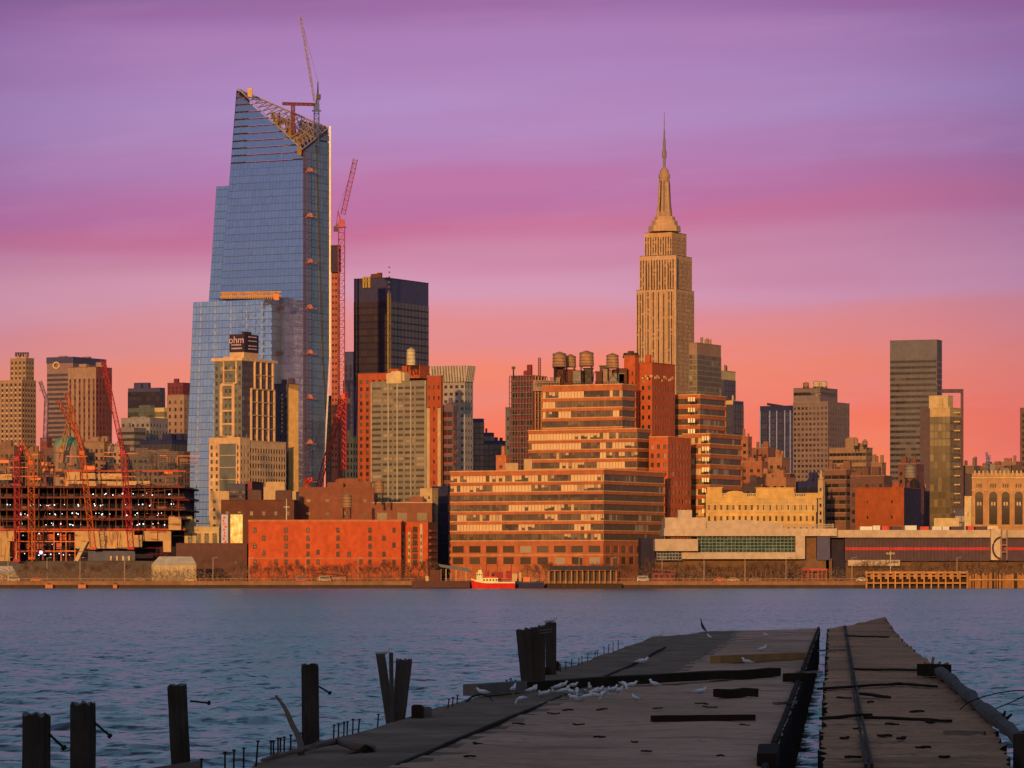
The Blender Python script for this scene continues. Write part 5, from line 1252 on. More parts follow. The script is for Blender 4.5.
# timber fender pier at the right
m_tim = wallm('sunlit pier timber', A(198, 116, 54), .9, .3, .4); m_timd = wallm('dark wet timber', (.05, .032, .022), .9, .3, .4)
DP = 1336
tf = thing('timber_pier', 'stubby timber pier on many piles at the right of the far shore', 'pier', tuple(P(916, 588, DP)))
mb = MB(); pbox(mb, 865, 968, 571.5, 573.5, DP+1, 14); mb.build('deck', m_tim, tf)
for k in range(15):
    x = 866.5+k*7.2
    mb = MB(); pbox(mb, x-.7, x+.7, 570.5+random.random(), 589, DP-.3, .6); mb.build('pile', m_tim, tf)
for y in (576, 583):
    mb = MB(); pbox(mb, 867, 967, y-.7, y+.7, DP+.4, .4); mb.build('waler', m_tim, tf)
for k in range(13):
    x = 872+k*7.2; mb = MB(); pbox(mb, x-1.5, x+2.2, 574, 579, DP+.6, .5); mb.build('fender_panel', m_tim, tf)
mb = MB(); pbox(mb, 868, 967, 574, 589, DP+8, 1); mb.build('rear_planking', m_timd, tf)
tp_ = thing('palisade', 'ragged row of upright timber piles along the water at the right edge', 'palisade', tuple(P(1000, 588, DP+6)))
mb = MB()
for k in range(58): x = 967+k*1.15; y = 573.5+random.uniform(-1, 2.4); pbox(mb, x, x+.75, y, 589, DP+6+random.random(), .5, int(random.random() < .3))
mb.build('planking', [m_tim, m_timd], tp_); mb = MB(); pbox(mb, 967, 1034, 579, 580.4, DP+5.4, .5); mb.build('waler', m_tim, tp_)

# ================================================================== SHORE LIFE
# low docks and sheds
t = thing('ferry_dock', 'dark covered floating dock with posts left of the red boat', 'dock', tuple(P(442, 587, 1342)))
mb = MB(); pbox(mb, 412, 470, 581, 587.8, 1342, 8); mb.build('hull', plain('dark rust hull', A(88, 40, 30)), t)
mb = MB(); mb.hexa([P(440,567,1343), P(474,573,1343), P(474,573,1351), P(440,567,1351), P(438,564,1343), P(468,568,1343), P(468,568,1351), P(438,564,1351)]); mb.build('sloping_roof', plain('grey roof', A(110, 90, 74)), t)
for x in (441, 446, 451, 456, 461, 466):
    mb = MB(); pbox(mb, x-.4, x+.4, 569, 582, 1343.5, .4); mb.build('post', tan if x % 2 else cream2, t)
for x in (416, 420, 427): 
    mb = MB(); pbox(mb, x-1.5, x+1.5, 576, 582, 1344, 2); mb.build('deck_crate', random.choice((cream2, steel_red, brick_dk)), t)
mb = MB(); pbox(mb, 430, 440, 570, 582, 1345, 4); mb.build('deck_house', brick_dk, t)
# tug
def hull_mesh(x0, x1, yk, yd, ys, d, wd, m, name, parent, bow_up=1.0, mats=None):
    a = P(x0, yk, d); c = P(x1, yk, d); zk = -.3; zd = P(0, yd, d).z; n = 12; mb = MB(); ring_ = []
    for i in range(n+1):
        t_2 = i/n; x = lerp(t_2, a.x, c.x); hw = wd*math.sin(math.pi*min(1, max(.0, t_2*.86+.02)))**.5 if t_2 < .55 else wd*(1-.25*(t_2-.55)/.45)
        zz = zd + bow_up*max(0, 1-t_2*2.5)**2
        ring_.append([(x+(.5 if i == 0 else 0), d-hw*.7, zk), (x, d-hw, zz), (x, d+hw, zz), (x+(.5 if i == 0 else 0), d+hw*.7, zk)])
    for p, q in zip(ring_, ring_[1:]):
        for k in range(3): mb.quad(p[k], q[k], q[k+1], p[k+1], 0 if k != 1 else 1)
        mb.hexa([p[1], q[1], (q[1][0], q[1][1]+.15, q[1][2]), (p[1][0], p[1][1]+.15, p[1][2]), (p[1][0], p[1][1], p[1][2]+.5), (q[1][0], q[1][1], q[1][2]+.5), (q[1][0], q[1][1]+.15, q[1][2]+.5), (p[1][0], p[1][1]+.15, p[1][2]+.5)], 2)
    mb.quad(*ring_[0]); mb.quad(*ring_[-1]); return mb.build(name, mats or [m, steel_gry, cream], parent)
t = thing('tugboat', 'bright red hulled boat with cream wheelhouse moored before the factory', 'boat', tuple(P(493, 588, 1332)))
hull_mesh(471, 515, 588, 583.2, 0, 1332, 3.2, None, 'hull', t, 1.2, [plain('bright red hull', A(236, 36, 24)), steel_gry, plain('cream rail', A(250, 200, 120))])
m_tw = plain('cream wheelhouse', A(246, 200, 116))
for nm, x0, x1, y0, y1 in (('wheelhouse', 476.5, 482.5, 572.5, 583), ('upper_bridge', 478, 481.5, 570, 572.5), ('deck_cabin', 482.5, 498, 578, 583)):
    mb = MB(); pbox(mb, x0, x1, y0, y1, 1330.8, 2.6); hh = mb.build(nm, m_tw, t)
    if nm != 'upper_bridge':
        n_ = 3 if nm == 'wheelhouse' else 5
        for k in range(n_):
            mb = MB(); xx = lerp((k+.25)/n_, x0, x1); pbox(mb, xx, xx+(x1-x0)/n_*.5, y0+1.2, y0+2.8, 1330.7, .1); mb.build('window', g_dark, hh)
mb = MB(); pbox(mb, 483, 497, 576.6, 577.8, 1330.6, 3); mb.build('awning', steel_red, t)
mb = MB(); o = P(487, 577, 1332); mb.ring([o, o+Vector((0,0,2.2))], [.7, .6], 10); mb.build('funnel', steel_red, t)
mb = MB(); mb.bar(P(481, 571, 1332), P(481, 566, 1332), .09); mb.build('mast', cream, t)
mb = MB()
for k in range(8): mb.bar(P(499+k*2, 583, 1330.5), P(499+k*2, 580.5, 1330.5), .05)
mb.bar(P(499, 580.6, 1330.5), P(514, 580.6, 1330.5), .05); mb.build('stern_railing', cream, t)
t = thing('lightship', 'dark red vessel superstructure behind the bright red boat', 'boat', tuple(P(498, 587, 1345)))
hull_mesh(482, 527, 588, 579.5, 0, 1345, 3.2, None, 'hull', t, .6, [plain('dull crimson hull', A(130, 34, 26)), steel_dk, steel_red])
for nm, x0, x1, y0, y1 in (('deckhouse', 492, 503, 572, 580), ('deckhouse', 506, 512, 571, 580)):
    mb = MB(); pbox(mb, x0, x1, y0, y1, 1344, 2.4); mb.build(nm, plain('crimson house', A(160, 36, 28)), t)
for x in (486, 497, 511):
    mb = MB(); mb.bar(P(x, 580, 1345), P(x+.5, 563, 1345), .12); mb.build('mast', steel_red, t)
t = thing('barge', 'dark low barge with small deck loads right of the red boat', 'barge', tuple(P(537, 588, 1340)))
hull_mesh(515, 544, 588, 583, 0, 1340, 3, None, 'hull', t, .2, [plain('dark barge hull', A(56, 42, 60)), steel_dk, steel_dk])
for x0, x1, y0, m_ in ((519, 521.5, 572.5, cream2), (523, 530, 577, steel_org), (531, 536, 578.5, tan), (512, 517, 573.5, cream2)):
    mb = MB(); pbox(mb, x0, x1, y0, 583, 1339.5, 1.6); mb.build('deck_load', m_, t)
t = thing('covered_dock', 'brown roofed boat shed on piles right of the dark barge', 'dock', tuple(P(598, 587, 1346)))
mb = MB(); pbox(mb, 545, 622, 583.5, 588.5, 1346, 6); mb.build('deck', m_timd, t)
mb = MB(); mb.hexa([P(547,570,1345), P(618,570,1345), P(618,570,1353), P(547,570,1353), P(552,566,1348), P(613,566,1348), P(613,566,1350), P(552,566,1350)]); mb.build('roof', plain('brown shed roof', A(96, 62, 40)), t)
for k in range(13):
    mb = MB(); x = 549+k*5.6; pbox(mb, x-.4, x+.4, 570, 584, 1346, .4); mb.build('post', m_tim, t)
mb = MB(); pbox(mb, 549, 616, 571, 584, 1351.9, .3); mb.build('rear_wall', plain('brown boards', A(84, 54, 38)), t)
for lab, x0, x1, yt in (('wide cream fabric tent with a flat ridge below the plywood panels', 152, 196, 556.5), ('cream tent at the left picture edge beside the water', -14, 16, 566)):
    t = thing('tent', lab, 'tent', tuple(P((x0+x1)/2, 583, 1385)))
    n_ = 5; w_ = (x1-x0)/n_
    mb = MB(); mb.hexa([P(x0,582,1382), P(x1,582,1382), P(x1,582,1396), P(x0,582,1396), P(x0,yt+8,1382), P(x1,yt+8,1382), P(x1,yt+8,1396), P(x0,yt+8,1396)])
    mb.build('tent_wall', plain('tent canvas', A(204, 150, 92)), t)
    mb = MB(); mb.hexa([P(x0-.6,yt+8,1381.5), P(x1+.6,yt+8,1381.5), P(x1+.6,yt+8,1396.5), P(x0-.6,yt+8,1396.5), P(x0+7,yt,1388), P(x1-4,yt,1388), P(x1-4,yt,1390), P(x0+7,yt,1390)]); mb.build('tent_roof', plain('tent roof canvas', A(230, 178, 116)), t)
    mb = MB()
    for k in range(n_+1): mb.bar(P(x0+k*w_, 582, 1381.8), P(x0+k*w_, yt+8, 1381.8), .14)
    mb.build('tent_pole', cream, t)
for i, px in enumerate((49, 82, 115)):
    t = thing('mooring_block', ('orange mooring block on the quay before the crimson crane at far left', 'orange mooring block on the quay in the middle of three', 'small orange mooring block on the quay before the crane on the right')[i], 'mooring', tuple(P(px, 588, SH-3)))
    mb = MB(); s_ = (3.8, 3.8, 2)[i]; pbox(mb, px-s_, px+s_, 584.5, 588.3, SH-3.4, 2.2); mb.build('concrete_block', plain('orange concrete', A(214, 104, 50)), t)
    mb = MB(); mb.ring([P(px, 584.5, SH-2.4), P(px, 583.4, SH-2.4)], [.35, .5], 8); mb.build('bollard', steel_dk, t)
# street lamps
def lamp():
    t = thing('street_lamp', '', 'street lamp', (0,0,0)); mb = MB(); mb.ring([(0,0,0), (0,0,1), (0,0,8.6)], [.16, .12, .08], 6); mb.build('pole', plain('lamp pole paint', A(214, 150, 100)), t)
    mb = MB(); mb.bar((0,0,8.5), (1.1,-.2,8.7), .05); mb.build('arm', bpy.data.materials['lamp pole paint'], t)
    mb = MB(); mb.box(.9, 1.6, -.35, 0, 8.62, 8.8); mb.build('lamp_head', steel_gry, t); return t
lp = lamp(); first = True
for px, lab in ((8, 'by the left edge tent'), (47, 'between the left edge tent and the site wall'), (80, 'below the tilted orange crane'), (124.5, 'left of the wide cream tent'), (213, 'below the tall white poster'), (249, 'at the left end of the red warehouse'), (306, 'before the middle of the red warehouse'), (358, 'before the right half of the red warehouse'),
        (579, 'before the factory corner'), (612, 'right of the factory corner'), (662, 'before the terminal entrance'), (704, 'at the left end of the green glass wall'), (745, 'before the middle of the green glass wall'), (786, 'at the right end of the green glass wall'), (852, 'left end of the long pier shed'), (957, 'behind the right end of the timber pier')):
    o = lp if first else copy_tree(lp); first = False; d_ = 1360+(px*7 % 11)
    o.location = (PX(px, d_), d_, G); o['label'] = 'thin pale street lamp on the quay ' + lab; o['group'] = 'lamps along the far quay'
t = thing('floodlight_mast', 'tall floodlight mast with a crossarm before the long pier shed', 'floodlight', tuple(P(890.5, 583, 1372)))
mb = MB(); mb.ring([P(890.5, 583, 1372), P(890.5, 551, 1372)], [.22, .14], 8); mb.build('pole', cream, t)
mb = MB(); mb.bar(P(886.5, 554, 1372), P(894.5, 554, 1372), .14); mb.build('crossarm', cream, t)
for x in (887, 889.5, 892, 894):
    mb = MB(); pbox(mb, x-.6, x+.6, 552.5, 553.7, 1371.8, .4); mb.build('floodlight', cream, t)
t = thing('white_mast', 'tall white cross shaped mast before the red warehouse', 'mast', tuple(P(286.5, 520, 1500)))
mb = MB(); mb.ring([P(286.5, 522, 1500), P(286.5, 499, 1500)], [.22, .12], 6); mb.build('pole', white_m, t); mb = MB(); mb.bar(P(283.5, 507, 1500), P(289.5, 507, 1500), .14); mb.build('crossarm', white_m, t)

# bare trees
m_bark = wallm('bare winter bark', A(140, 86, 50), .95, .3, 1); m_twig = wallm('bare twigs', A(112, 68, 40), .95, .3, 1)
def tree_proto(seed, h):
    random.seed(seed); t = thing('bare_tree', '', 'tree', (0,0,0)); tr, cr = MB(), MB()
    tr.ring([(0,0,0), (random.uniform(-.1,.1),0,h*.25), (random.uniform(-.2,.2),0,h*.5)], [.20, .15, .10], 6)
    def grow(p, dirn, ln, r, lv):
        q = p+dirn*ln; (tr if lv < 1 else cr).ring([p, q], [r, r*.6], 4 if lv < 2 else 3, 0, False)
        if lv >= 4: return
        for k in range(3 if lv < 3 else 4):
            dv = (dirn+Vector((random.gauss(0,.5), random.gauss(0,.5), random.gauss(.12,.3)))).normalized()
            grow(p+dirn*ln*random.uniform(.45, 1), dv, ln*random.uniform(.55, .8), r*.58, lv+1)
    for k in range(5):
        a = k*1.3+random.random(); grow(Vector((0,0,h*random.uniform(.2,.5))), Vector((math.cos(a)*.6, math.sin(a)*.6, 1)).normalized(), h*.22, .08, 0)
    tr.build('trunk', m_bark, t); cr.build('crown', m_twig, t); return t
protos = [tree_proto(100+i, 7.5+i*.6) for i in range(5)]
used = [False]*5; random.seed(12)
segs = [(18, 148, 16, 'before the site wall', 1374), (200, 246, 4, 'before the brown shed', 1374), (250, 400, 30, 'before the red warehouse', 1372), (404, 436, 6, 'before the balcony building', 1372), (524, 640, 18, 'before the factory base', 1374),
        (645, 700, 10, 'before the terminal entrance', 1376), (700, 800, 22, 'before the green glass wall', 1374), (850, 1024, 30, 'before the pier shed', 1376)]
for x0, x1, n, lab, d0 in segs:
    for k in range(n):
        px = lerp((k+random.uniform(.1, .9))/n, x0, x1); i = random.randrange(5)
        o = protos[i] if not used[i] else copy_tree(protos[i]); used[i] = True; d_ = d0+random.uniform(-8, 10)
        o.location = (PX(px, d_), d_, G); o.rotation_euler.z = random.uniform(0, 6.28); s_ = random.uniform(.75, 1.2); o.scale = (s_*1.15, s_*1.15, s_)
        o['label'] = 'one of the small bare brown trees on the far quay ' + lab; o['group'] = 'bare trees ' + lab
mb = MB(); random.seed(19)
for k in range(38000):
    px = random.uniform(-20, 1044); d_ = 1357+random.uniform(0, 26)
    if 440 < px < 520 and random.random() < .7: continue
    hmax = 3.4+2.6*noise.noise(Vector((px*.05, 3, 0)))+(d_-1357)*.06
    x = PX(px, d_); z = G+random.random()**1.3*max(.4, hmax); s_ = random.uniform(.15, .5)
    a = Vector((x, d_, z)); u1 = Vector((random.uniform(-1,1), random.uniform(-1,1), random.uniform(-1,1)))*s_; u2 = Vector((random.uniform(-1,1), random.uniform(-1,1), random.uniform(-1,1)))*s_
    mb.poly([a, a+u1, a+u2])
tag(mb.build('undergrowth', wallm('brown winter scrub', A(150, 94, 52), .95, .35, .3)), 'brown winter scrub along the far quay', 'scrub', kind='stuff')
# quay fence and parked cars
t = thing('quay_fence', 'thin low pale fence running along the far quay edge', 'fence', (0, SH+2.5, G))
mb = MB(); x = -190
while x < 190: mb.box(x, x+.09, SH+2.5, SH+2.6, G, G+1.15); x += 2.2
mb.box(-190, 190, SH+2.5, SH+2.56, G+1.1, G+1.2); mb.box(-190, 190, SH+2.5, SH+2.56, G+.6, G+.66); mb.build('railing', plain('railing paint', A(190, 120, 74)), t)
def car(m_, label, px, d_, van=False):
    t = thing('parked_car' if not van else 'parked_van', label, 'car' if not van else 'van', (PX(px, d_), d_, G)); o = Vector(t['_w']); T = lambda x, y, z: o+Vector((x, y, z))
    mb = MB(); mb.hexa([T(-2.2,-.85,.35), T(2.2,-.85,.35), T(2.2,.85,.35), T(-2.2,.85,.35), T(-2.1,-.8,.95), T(2.05,-.8,.95), T(2.05,.8,.95), T(-2.1,.8,.95)])
    z1 = 1.5 if not van else 2.1; a0, a1 = (-1.5, 1.0) if not van else (-2.1, 1.6)
    mb.hexa([T(a0,-.78,.95), T(a1+.4,-.78,.95), T(a1+.4,.78,.95), T(a0,.78,.95), T(a0+.35,-.66,z1), T(a1-.2,-.66,z1), T(a1-.2,.66,z1), T(a0+.35,.66,z1)]); mb.build('body', m_, t)
    mb = MB(); mb.quad(T(a0+.3,-.8,1.0), T(a1+.1,-.8,1.0), T(a1-.2,-.7,z1-.12), T(a0+.4,-.7,z1-.12)); mb.build('side_window', g_dark, t)
    for x in (-1.35, 1.35):
        for y in (-.86, .70):
            mb = MB(); mb.ring([T(x,y,.33), T(x,y+.16,.33)], [.33, .33], 12); mb.build('wheel', steel_dk, t)
random.seed(3)
for px, m_, lab, van in ((14, cream, 'small white van beside the left edge tent', True), (37, steel_org, 'orange car on the quay before the site wall', False), (140, tan, 'tan car left of the wide cream tent', False), (191, cream, 'pale car at the right corner of the wide cream tent', False),
        (205, brick_dk, 'brown car below the tall white poster', False), (302, steel_red, 'red van before the middle of the red warehouse', True), (325, cream, 'white van before the red warehouse under a mast', True), (590, cream, 'white car on the quay below the factory corner', False),
        (643, white_m, 'white van standing before the dark painted shadow box of the terminal', True), (720, steel_org, 'orange car before the green glass wall', False), (733, cream, 'white car before the green glass wall', False), (755, tan, 'tan car near the middle lamp of the terminal', False), (862, white_m, 'pale car at the left end of the timber pier', False)):
    car(m_, lab, px, 1358.5, van)
for i, (px, x1, yt, m_, lab) in enumerate(((316, 347, 576, m_timd, 'dark canopy shed with a sloped roof before the red warehouse'), (652, 676, 572, brick_pl, 'red brown kiosk before the terminal entrance'))):
    t = thing('kiosk', lab, 'kiosk', tuple(P((px+x1)/2, 583, 1362))); mb = MB(); pbox(mb, px+1, x1-1, yt+1, 583, 1362, 4); mb.build('kiosk_wall', tan if i == 0 else m_, t)
    mb = MB(); mb.hexa([P(px,yt-2.4,1361), P(x1,yt,1361), P(x1,yt,1367), P(px,yt-2.4,1367), P(px,yt-3.4,1361), P(x1,yt-1,1361), P(x1,yt-1,1367), P(px,yt-3.4,1367)]); mb.build('kiosk_roof', m_, t)
    for k in range(4):
        mb = MB(); xx = lerp((k+.3)/4, px+1, x1-1); pbox(mb, xx, xx+3, yt+3, yt+5.5, 1361.9, .1); mb.build('window', g_dark, t)

# ================================================================== THE NEAR PIER
ZD = H-4.0
m_deck, b = newmat('worn pier deck'); o = objc()
nA = NOISE(scaled(o, .10, .22, 1), 1, 7, .7); nB = NOISE(scaled(o, .09, .03, .05), 1, 5, .6); nC = NOISE(scaled(o, 1.2, 2.6, 2), 1, 5, .75)
cc = RAMP(nA, [(.34, (.20,.098,.066)), (.45, (.54,.265,.175)), (.56, (.68,.34,.22)), (.68, (.38,.18,.12))])
cc = MIX(RAMP(nB, [(.38, (0,0,0)), (.66, (.75,)*3)]), cc, (.33, .18, .10, 1)); cc = MIX(RAMP(nC, [(.50, (0,)*3), (.72, (.6,)*3)]), cc, (.10, .058, .038, 1))
setc(b, 'Base Color', cc); setc(b, 'Roughness', .95); b.inputs['Specular IOR Level'].default_value = .06
bp = nt.nodes.new('ShaderNodeBump'); bp.inputs['Strength'].default_value = .6; bp.inputs['Distance'].default_value = .05; nt.links.new(nC, bp.inputs['Height']); nt.links.new(bp.outputs[0], b.inputs['Normal'])
m_deck2, b = newmat('rusty plank deck'); o = objc()
nA = NOISE(scaled(o, .05, .20, 1), 1, 7, .72); nB = NOISE(scaled(o, .15, .06, .1), 1, 5, .6); nC = NOISE(scaled(o, 1.0, 3.0, 2), 1, 5, .75)
cc = RAMP(nA, [(.36, (.11,.052,.034)), (.46, (.50,.215,.11)), (.56, (.66,.29,.15)), (.66, (.26,.115,.066))])
cc = MIX(RAMP(nB, [(.42, (0,0,0)), (.62, (.8,)*3)]), cc, (.38, .18, .085, 1)); cc = MIX(RAMP(nC, [(.47, (0,)*3), (.70, (.75,)*3)]), cc, (.08, .042, .026, 1))
setc(b, 'Base Color', cc); setc(b, 'Roughness', .95); b.inputs['Specular IOR Level'].default_value = .06
bp = nt.nodes.new('ShaderNodeBump'); bp.inputs['Strength'].default_value = .7; bp.inputs['Distance'].default_value = .06; nt.links.new(nC, bp.inputs['Height']); nt.links.new(bp.outputs[0], b.inputs['Normal'])
m_pw = wallm('black weathered piling', (.046, .034, .029), .95, .6, 2.2); m_pg = wallm('grey weathered timber', (.17, .14, .13), .9, .35, 1.2); m_pd = wallm('tarred timber', (.030, .019, .013), 1.0, .4, 1)
m_tan = wallm('fresh tan timber', (.34, .18, .07), .85, .25, 1)
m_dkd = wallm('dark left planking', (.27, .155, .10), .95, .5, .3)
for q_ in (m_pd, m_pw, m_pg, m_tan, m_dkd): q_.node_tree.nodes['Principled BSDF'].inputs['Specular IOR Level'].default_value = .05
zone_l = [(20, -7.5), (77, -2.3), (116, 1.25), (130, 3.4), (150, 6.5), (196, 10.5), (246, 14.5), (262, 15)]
def interp(y, pts):
    if y <= pts[0][0]: p, q = pts[0], pts[1]
    elif y >= pts[-1][0]: p, q = pts[-2], pts[-1]
    else:
        for p, q in zip(pts, pts[1:]):
            if p[0] <= y <= q[0]: break
    return lerp((y-p[0])/(q[0]-p[0]), p[1], q[1])
edge_l = [(20, -10.9), (77, -5.7), (87, -4.8), (110.7, -2.4), (127, -.75), (180, 4.1), (228, 8.2), (246, 12.1), (262, 20.2)]
rift_l = [(20, .30), (77, 5.2), (263, 21.2)]; rift_r = [(20, 1.49), (77, 6.25), (263, 21.8), (325, 27.0)]
edge_r = [(20, 6.0), (77, 10.1), (95, 12.0), (143, 16.2), (159, 17.6), (189, 19.9), (235, 23.7), (294, 28.9), (325, 31.7)]
tpier = thing('wooden_pier', 'broken old pier deck running out into the dark river', 'pier', (0, 20, ZD))
def deck(el, er, y0, y1, nx, ny, mat_, name, seed, end=None, ragL=.12, ragR=.05):
    random.seed(seed); mb = MB(); g_ = []
    for j in range(ny+1):
        y = lerp(j/ny, y0, y1); row = []
        a = interp(y, el)+random.uniform(-ragL, ragL); c = interp(y, er)+random.uniform(-ragR, ragR)
        for i in range(nx+1):
            t_2 = i/nx; x = lerp(t_2, a, c); yy_ = y
            if end: yy_ = y0+(end(t_2)-y0)*(j/ny); a = interp(yy_, el) if i == 0 else a; x = lerp(t_2, interp(yy_, el), interp(yy_, er))+(random.uniform(-ragL, ragL) if i in (0, nx) else 0)
            z = ZD + .10*noise.noise(Vector((x*.3, yy_*.12, seed))) + .04*noise.noise(Vector((x*2, yy_*1.1, seed)))
            if i == 0 and seed == 1: z -= .12
            row.append((x, yy_, z))
        g_.append(row)
    for j in range(ny):
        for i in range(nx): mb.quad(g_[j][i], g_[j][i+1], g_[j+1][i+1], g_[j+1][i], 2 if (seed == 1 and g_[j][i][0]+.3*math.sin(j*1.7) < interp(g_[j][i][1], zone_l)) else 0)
    for j in range(ny):
        for i in (0, nx):
            p, q = g_[j][i], g_[j+1][i]; mb.quad(p, q, (q[0], q[1], q[2]-.55), (p[0], p[1], p[2]-.55), 1)
    for i in range(nx):
        for j in (ny,):
            p, q = g_[j][i], g_[j][i+1]; mb.quad(p, q, (q[0], q[1], q[2]-.55), (p[0], p[1], p[2]-.55), 1)
    mb.build(name, [mat_, m_pd, m_dkd], tpier, smooth=False)
deck(edge_l, rift_l, 20, 262, 26, 240, m_deck, 'deck', 1)
deck(rift_r, edge_r, 20, 325, 10, 300, m_deck2, 'outer_deck', 2, end=lambda t: lerp(t**1.3, 263, 325))
mb = MB()
for j in range(80):
    y = 20+j*3.03; x0 = interp(y, rift_l); x1 = interp(y+3, rift_l); mb.hexa([(x0-.4,y,-.4), (x0-.03,y,-.4), (x1-.03,y+3,-.4), (x1-.4,y+3,-.4), (x0-.4,y,ZD-.2), (x0-.03,y,ZD-.2), (x1-.03,y+3,ZD-.2), (x1-.4,y+3,ZD-.2)])
mb.build('crib_wall', m_pd, tpier)
for j in range(16):
    y = 25+j*15.5
    for f_, off_ in ((edge_l, .5), (rift_r, .35), (edge_r, -.4)):
        x = interp(y, f_)+off_; mb = MB(); mb.ring([(x, y, -1.5), (x, y, ZD-.3)], [.22, .2], 8); mb.build('pile', m_pw, tpier)
# curb beam along the rift and a seam on the left deck, rail on the outer deck
mb = MB()
for j in range(60):
    y = 22+j*4; x0, x1 = interp(y, rift_l)-.14, interp(y+3.9, rift_l)-.14; z = ZD+random.uniform(.04, .1)
    mb.hexa([(x0,y,z-.1), (x0+.12,y,z-.1), (x1+.12,y+3.9,z-.1), (x1,y+3.9,z-.1), (x0,y,z+.06), (x0+.12,y,z+.06), (x1+.12,y+3.9,z+.06), (x1,y+3.9,z+.06)])
mb.build('edge_timber', m_pd, tpier)
def strip(pts, wd, hg, m_, name):
    mb = MB(); q = [Vector((PX(px, DK(py)), DK(py), ZD)) for px, py in pts]
    for a, c in zip(q, q[1:]):
        n_ = max(1, int((c-a).length/4))
        for k in range(n_):
            p0 = a.lerp(c, k/n_); p1 = a.lerp(c, (k+1)/n_); s_ = Vector((wd/2, 0, 0)); z = Vector((0,0,hg+random.uniform(-.01,.02)))
            mb.hexa([p0-s_, p0+s_, p1+s_, p1-s_, p0-s_+z, p0+s_+z, p1+s_+z, p1-s_+z])
    return mb.build(name, m_, tpier)
strip([(396, 768), (445, 747), (553, 701), (600, 680), (640, 662), (665, 648)], .10, .06, m_pd, 'seam_timber')
strip([(866, 768), (857, 715), (851, 672), (844, 626)], .06, .07, plain('rusty rail', (.035,.02,.014), 1.0), 'rail')
strip([(872, 768), (861, 715), (853.5, 672), (845.5, 626)], .06, .07, bpy.data.materials['rusty rail'], 'rail')
def board(name, label, cat, px0, py0, px1, py1, wd, hg, m_, seg=6, z=0.04, grp=None, rag=.03):
    a = Vector((PX(px0, DK(py0)), DK(py0), ZD+z)); c = Vector((PX(px1, DK(py1)), DK(py1), ZD+z)); t_2 = (c-a).normalized(); s_ = Vector((-t_2.y, t_2.x, 0))*wd/2
    t = thing(name, label, cat, tuple(a), grp); mb = MB(); prev = None; va = random.random()
    for k in range(seg+1):
        p = a.lerp(c, k/seg)+Vector((0, 0, random.uniform(-rag, rag)*.3)); r1_, r2_ = 1+random.uniform(-rag, rag)*2, 1+random.uniform(-rag, rag)*2
        cur = [p-s_*r1_, p+s_*r2_, p+s_*r2_+Vector((0,0,hg*(1+random.uniform(-rag,rag)))), p-s_*r1_+Vector((0,0,hg))]
        if prev:
            for i in range(4): mb.quad(prev[i], prev[(i+1) % 4], cur[(i+1) % 4], cur[i], 0, va)
        else: mb.poly(cur)
        prev = cur
    mb.poly(prev[::-1]); mb.build('timber', m_, t); return t
random.seed(50)
board('timber_beam', 'long black beam added for the dark slot across the left deck behind the gulls', 'timber', 520, 692, 775, 677, .5, .3, m_pd, 14, rag=.05)  # black beam added in place of a dark slot in the deck
board('timber_beam', 'long thin black beam lying alone in the middle of the left deck', 'timber', 652, 723, 754, 722, .30, .16, m_pd, 6)
board('timber_beam', 'short dark forked timber between the slot beam and the thin beam', 'timber', 716, 699, 755, 698, .34, .26, m_pd, 4, rag=.1)
board('timber_beam', 'tan timber beam lying near the far end of the left deck', 'timber', 715, 664, 801, 660, .5, .30, m_tan, 6)
board('timber_beam', 'small dark block by the gap between the two decks', 'timber', 789, 683, 800, 682.6, .6, .3, m_pd, 2)
board('timber_beam', 'dark timber end on the deck edge left of the white bird group', 'timber', 470, 697, 520, 693, .5, .35, m_pg, 5)
board('timber_beam', 'dark stub in the bottom edge of the picture by the gap', 'timber', 767, 768, 769, 757, .42, .25, m_pd, 3)
for i, (x0, y0, x1, y1, wd, m_, lab) in enumerate(((820, 691, 900, 686, .22, m_pd, 'black split plank crossing the rail halfway along the outer deck'), (900, 686, 935, 689, .2, m_pd, 'dark split plank near the outer deck edge beside the log end'),
        (822, 721, 870, 718, .18, m_pd, 'thin dark plank bridging gap and rail on the outer deck'), (866, 720, 950, 724, .16, m_pd, 'long thin dark plank right of the rail in the lower outer deck'), (855, 671, 935, 673, .22, m_pd, 'dark plank across the outer deck near the yellow debris'), (862, 696, 888, 700, .2, m_pd, 'short crooked black plank just right of the rail'),
        (944, 735, 985, 736, .14, m_pg, 'pale splintered plank near the grey log'), (846, 637, 888, 638.5, .2, m_pd, 'dark plank far out on the outer deck'), (820, 652.5, 846, 651.5, .2, m_pg, 'pale stick bridging the gap in the distance'), (796, 674.5, 822, 674, .12, m_pg, 'pale stick poking over the gap in the middle distance'), (775, 706, 795, 705, .16, m_pg, 'pale stick on the deck edge left of the gap'))):
    board('loose_plank', lab, 'plank', x0, y0, x1, y1, wd, .08, m_, 7, rag=.05, grp='loose planks on the pier')
t = board('timber_beam', 'black block at the far end of the grey log', 'timber', 926, 676, 945, 678, .6, .45, m_pd, 3, rag=.1)
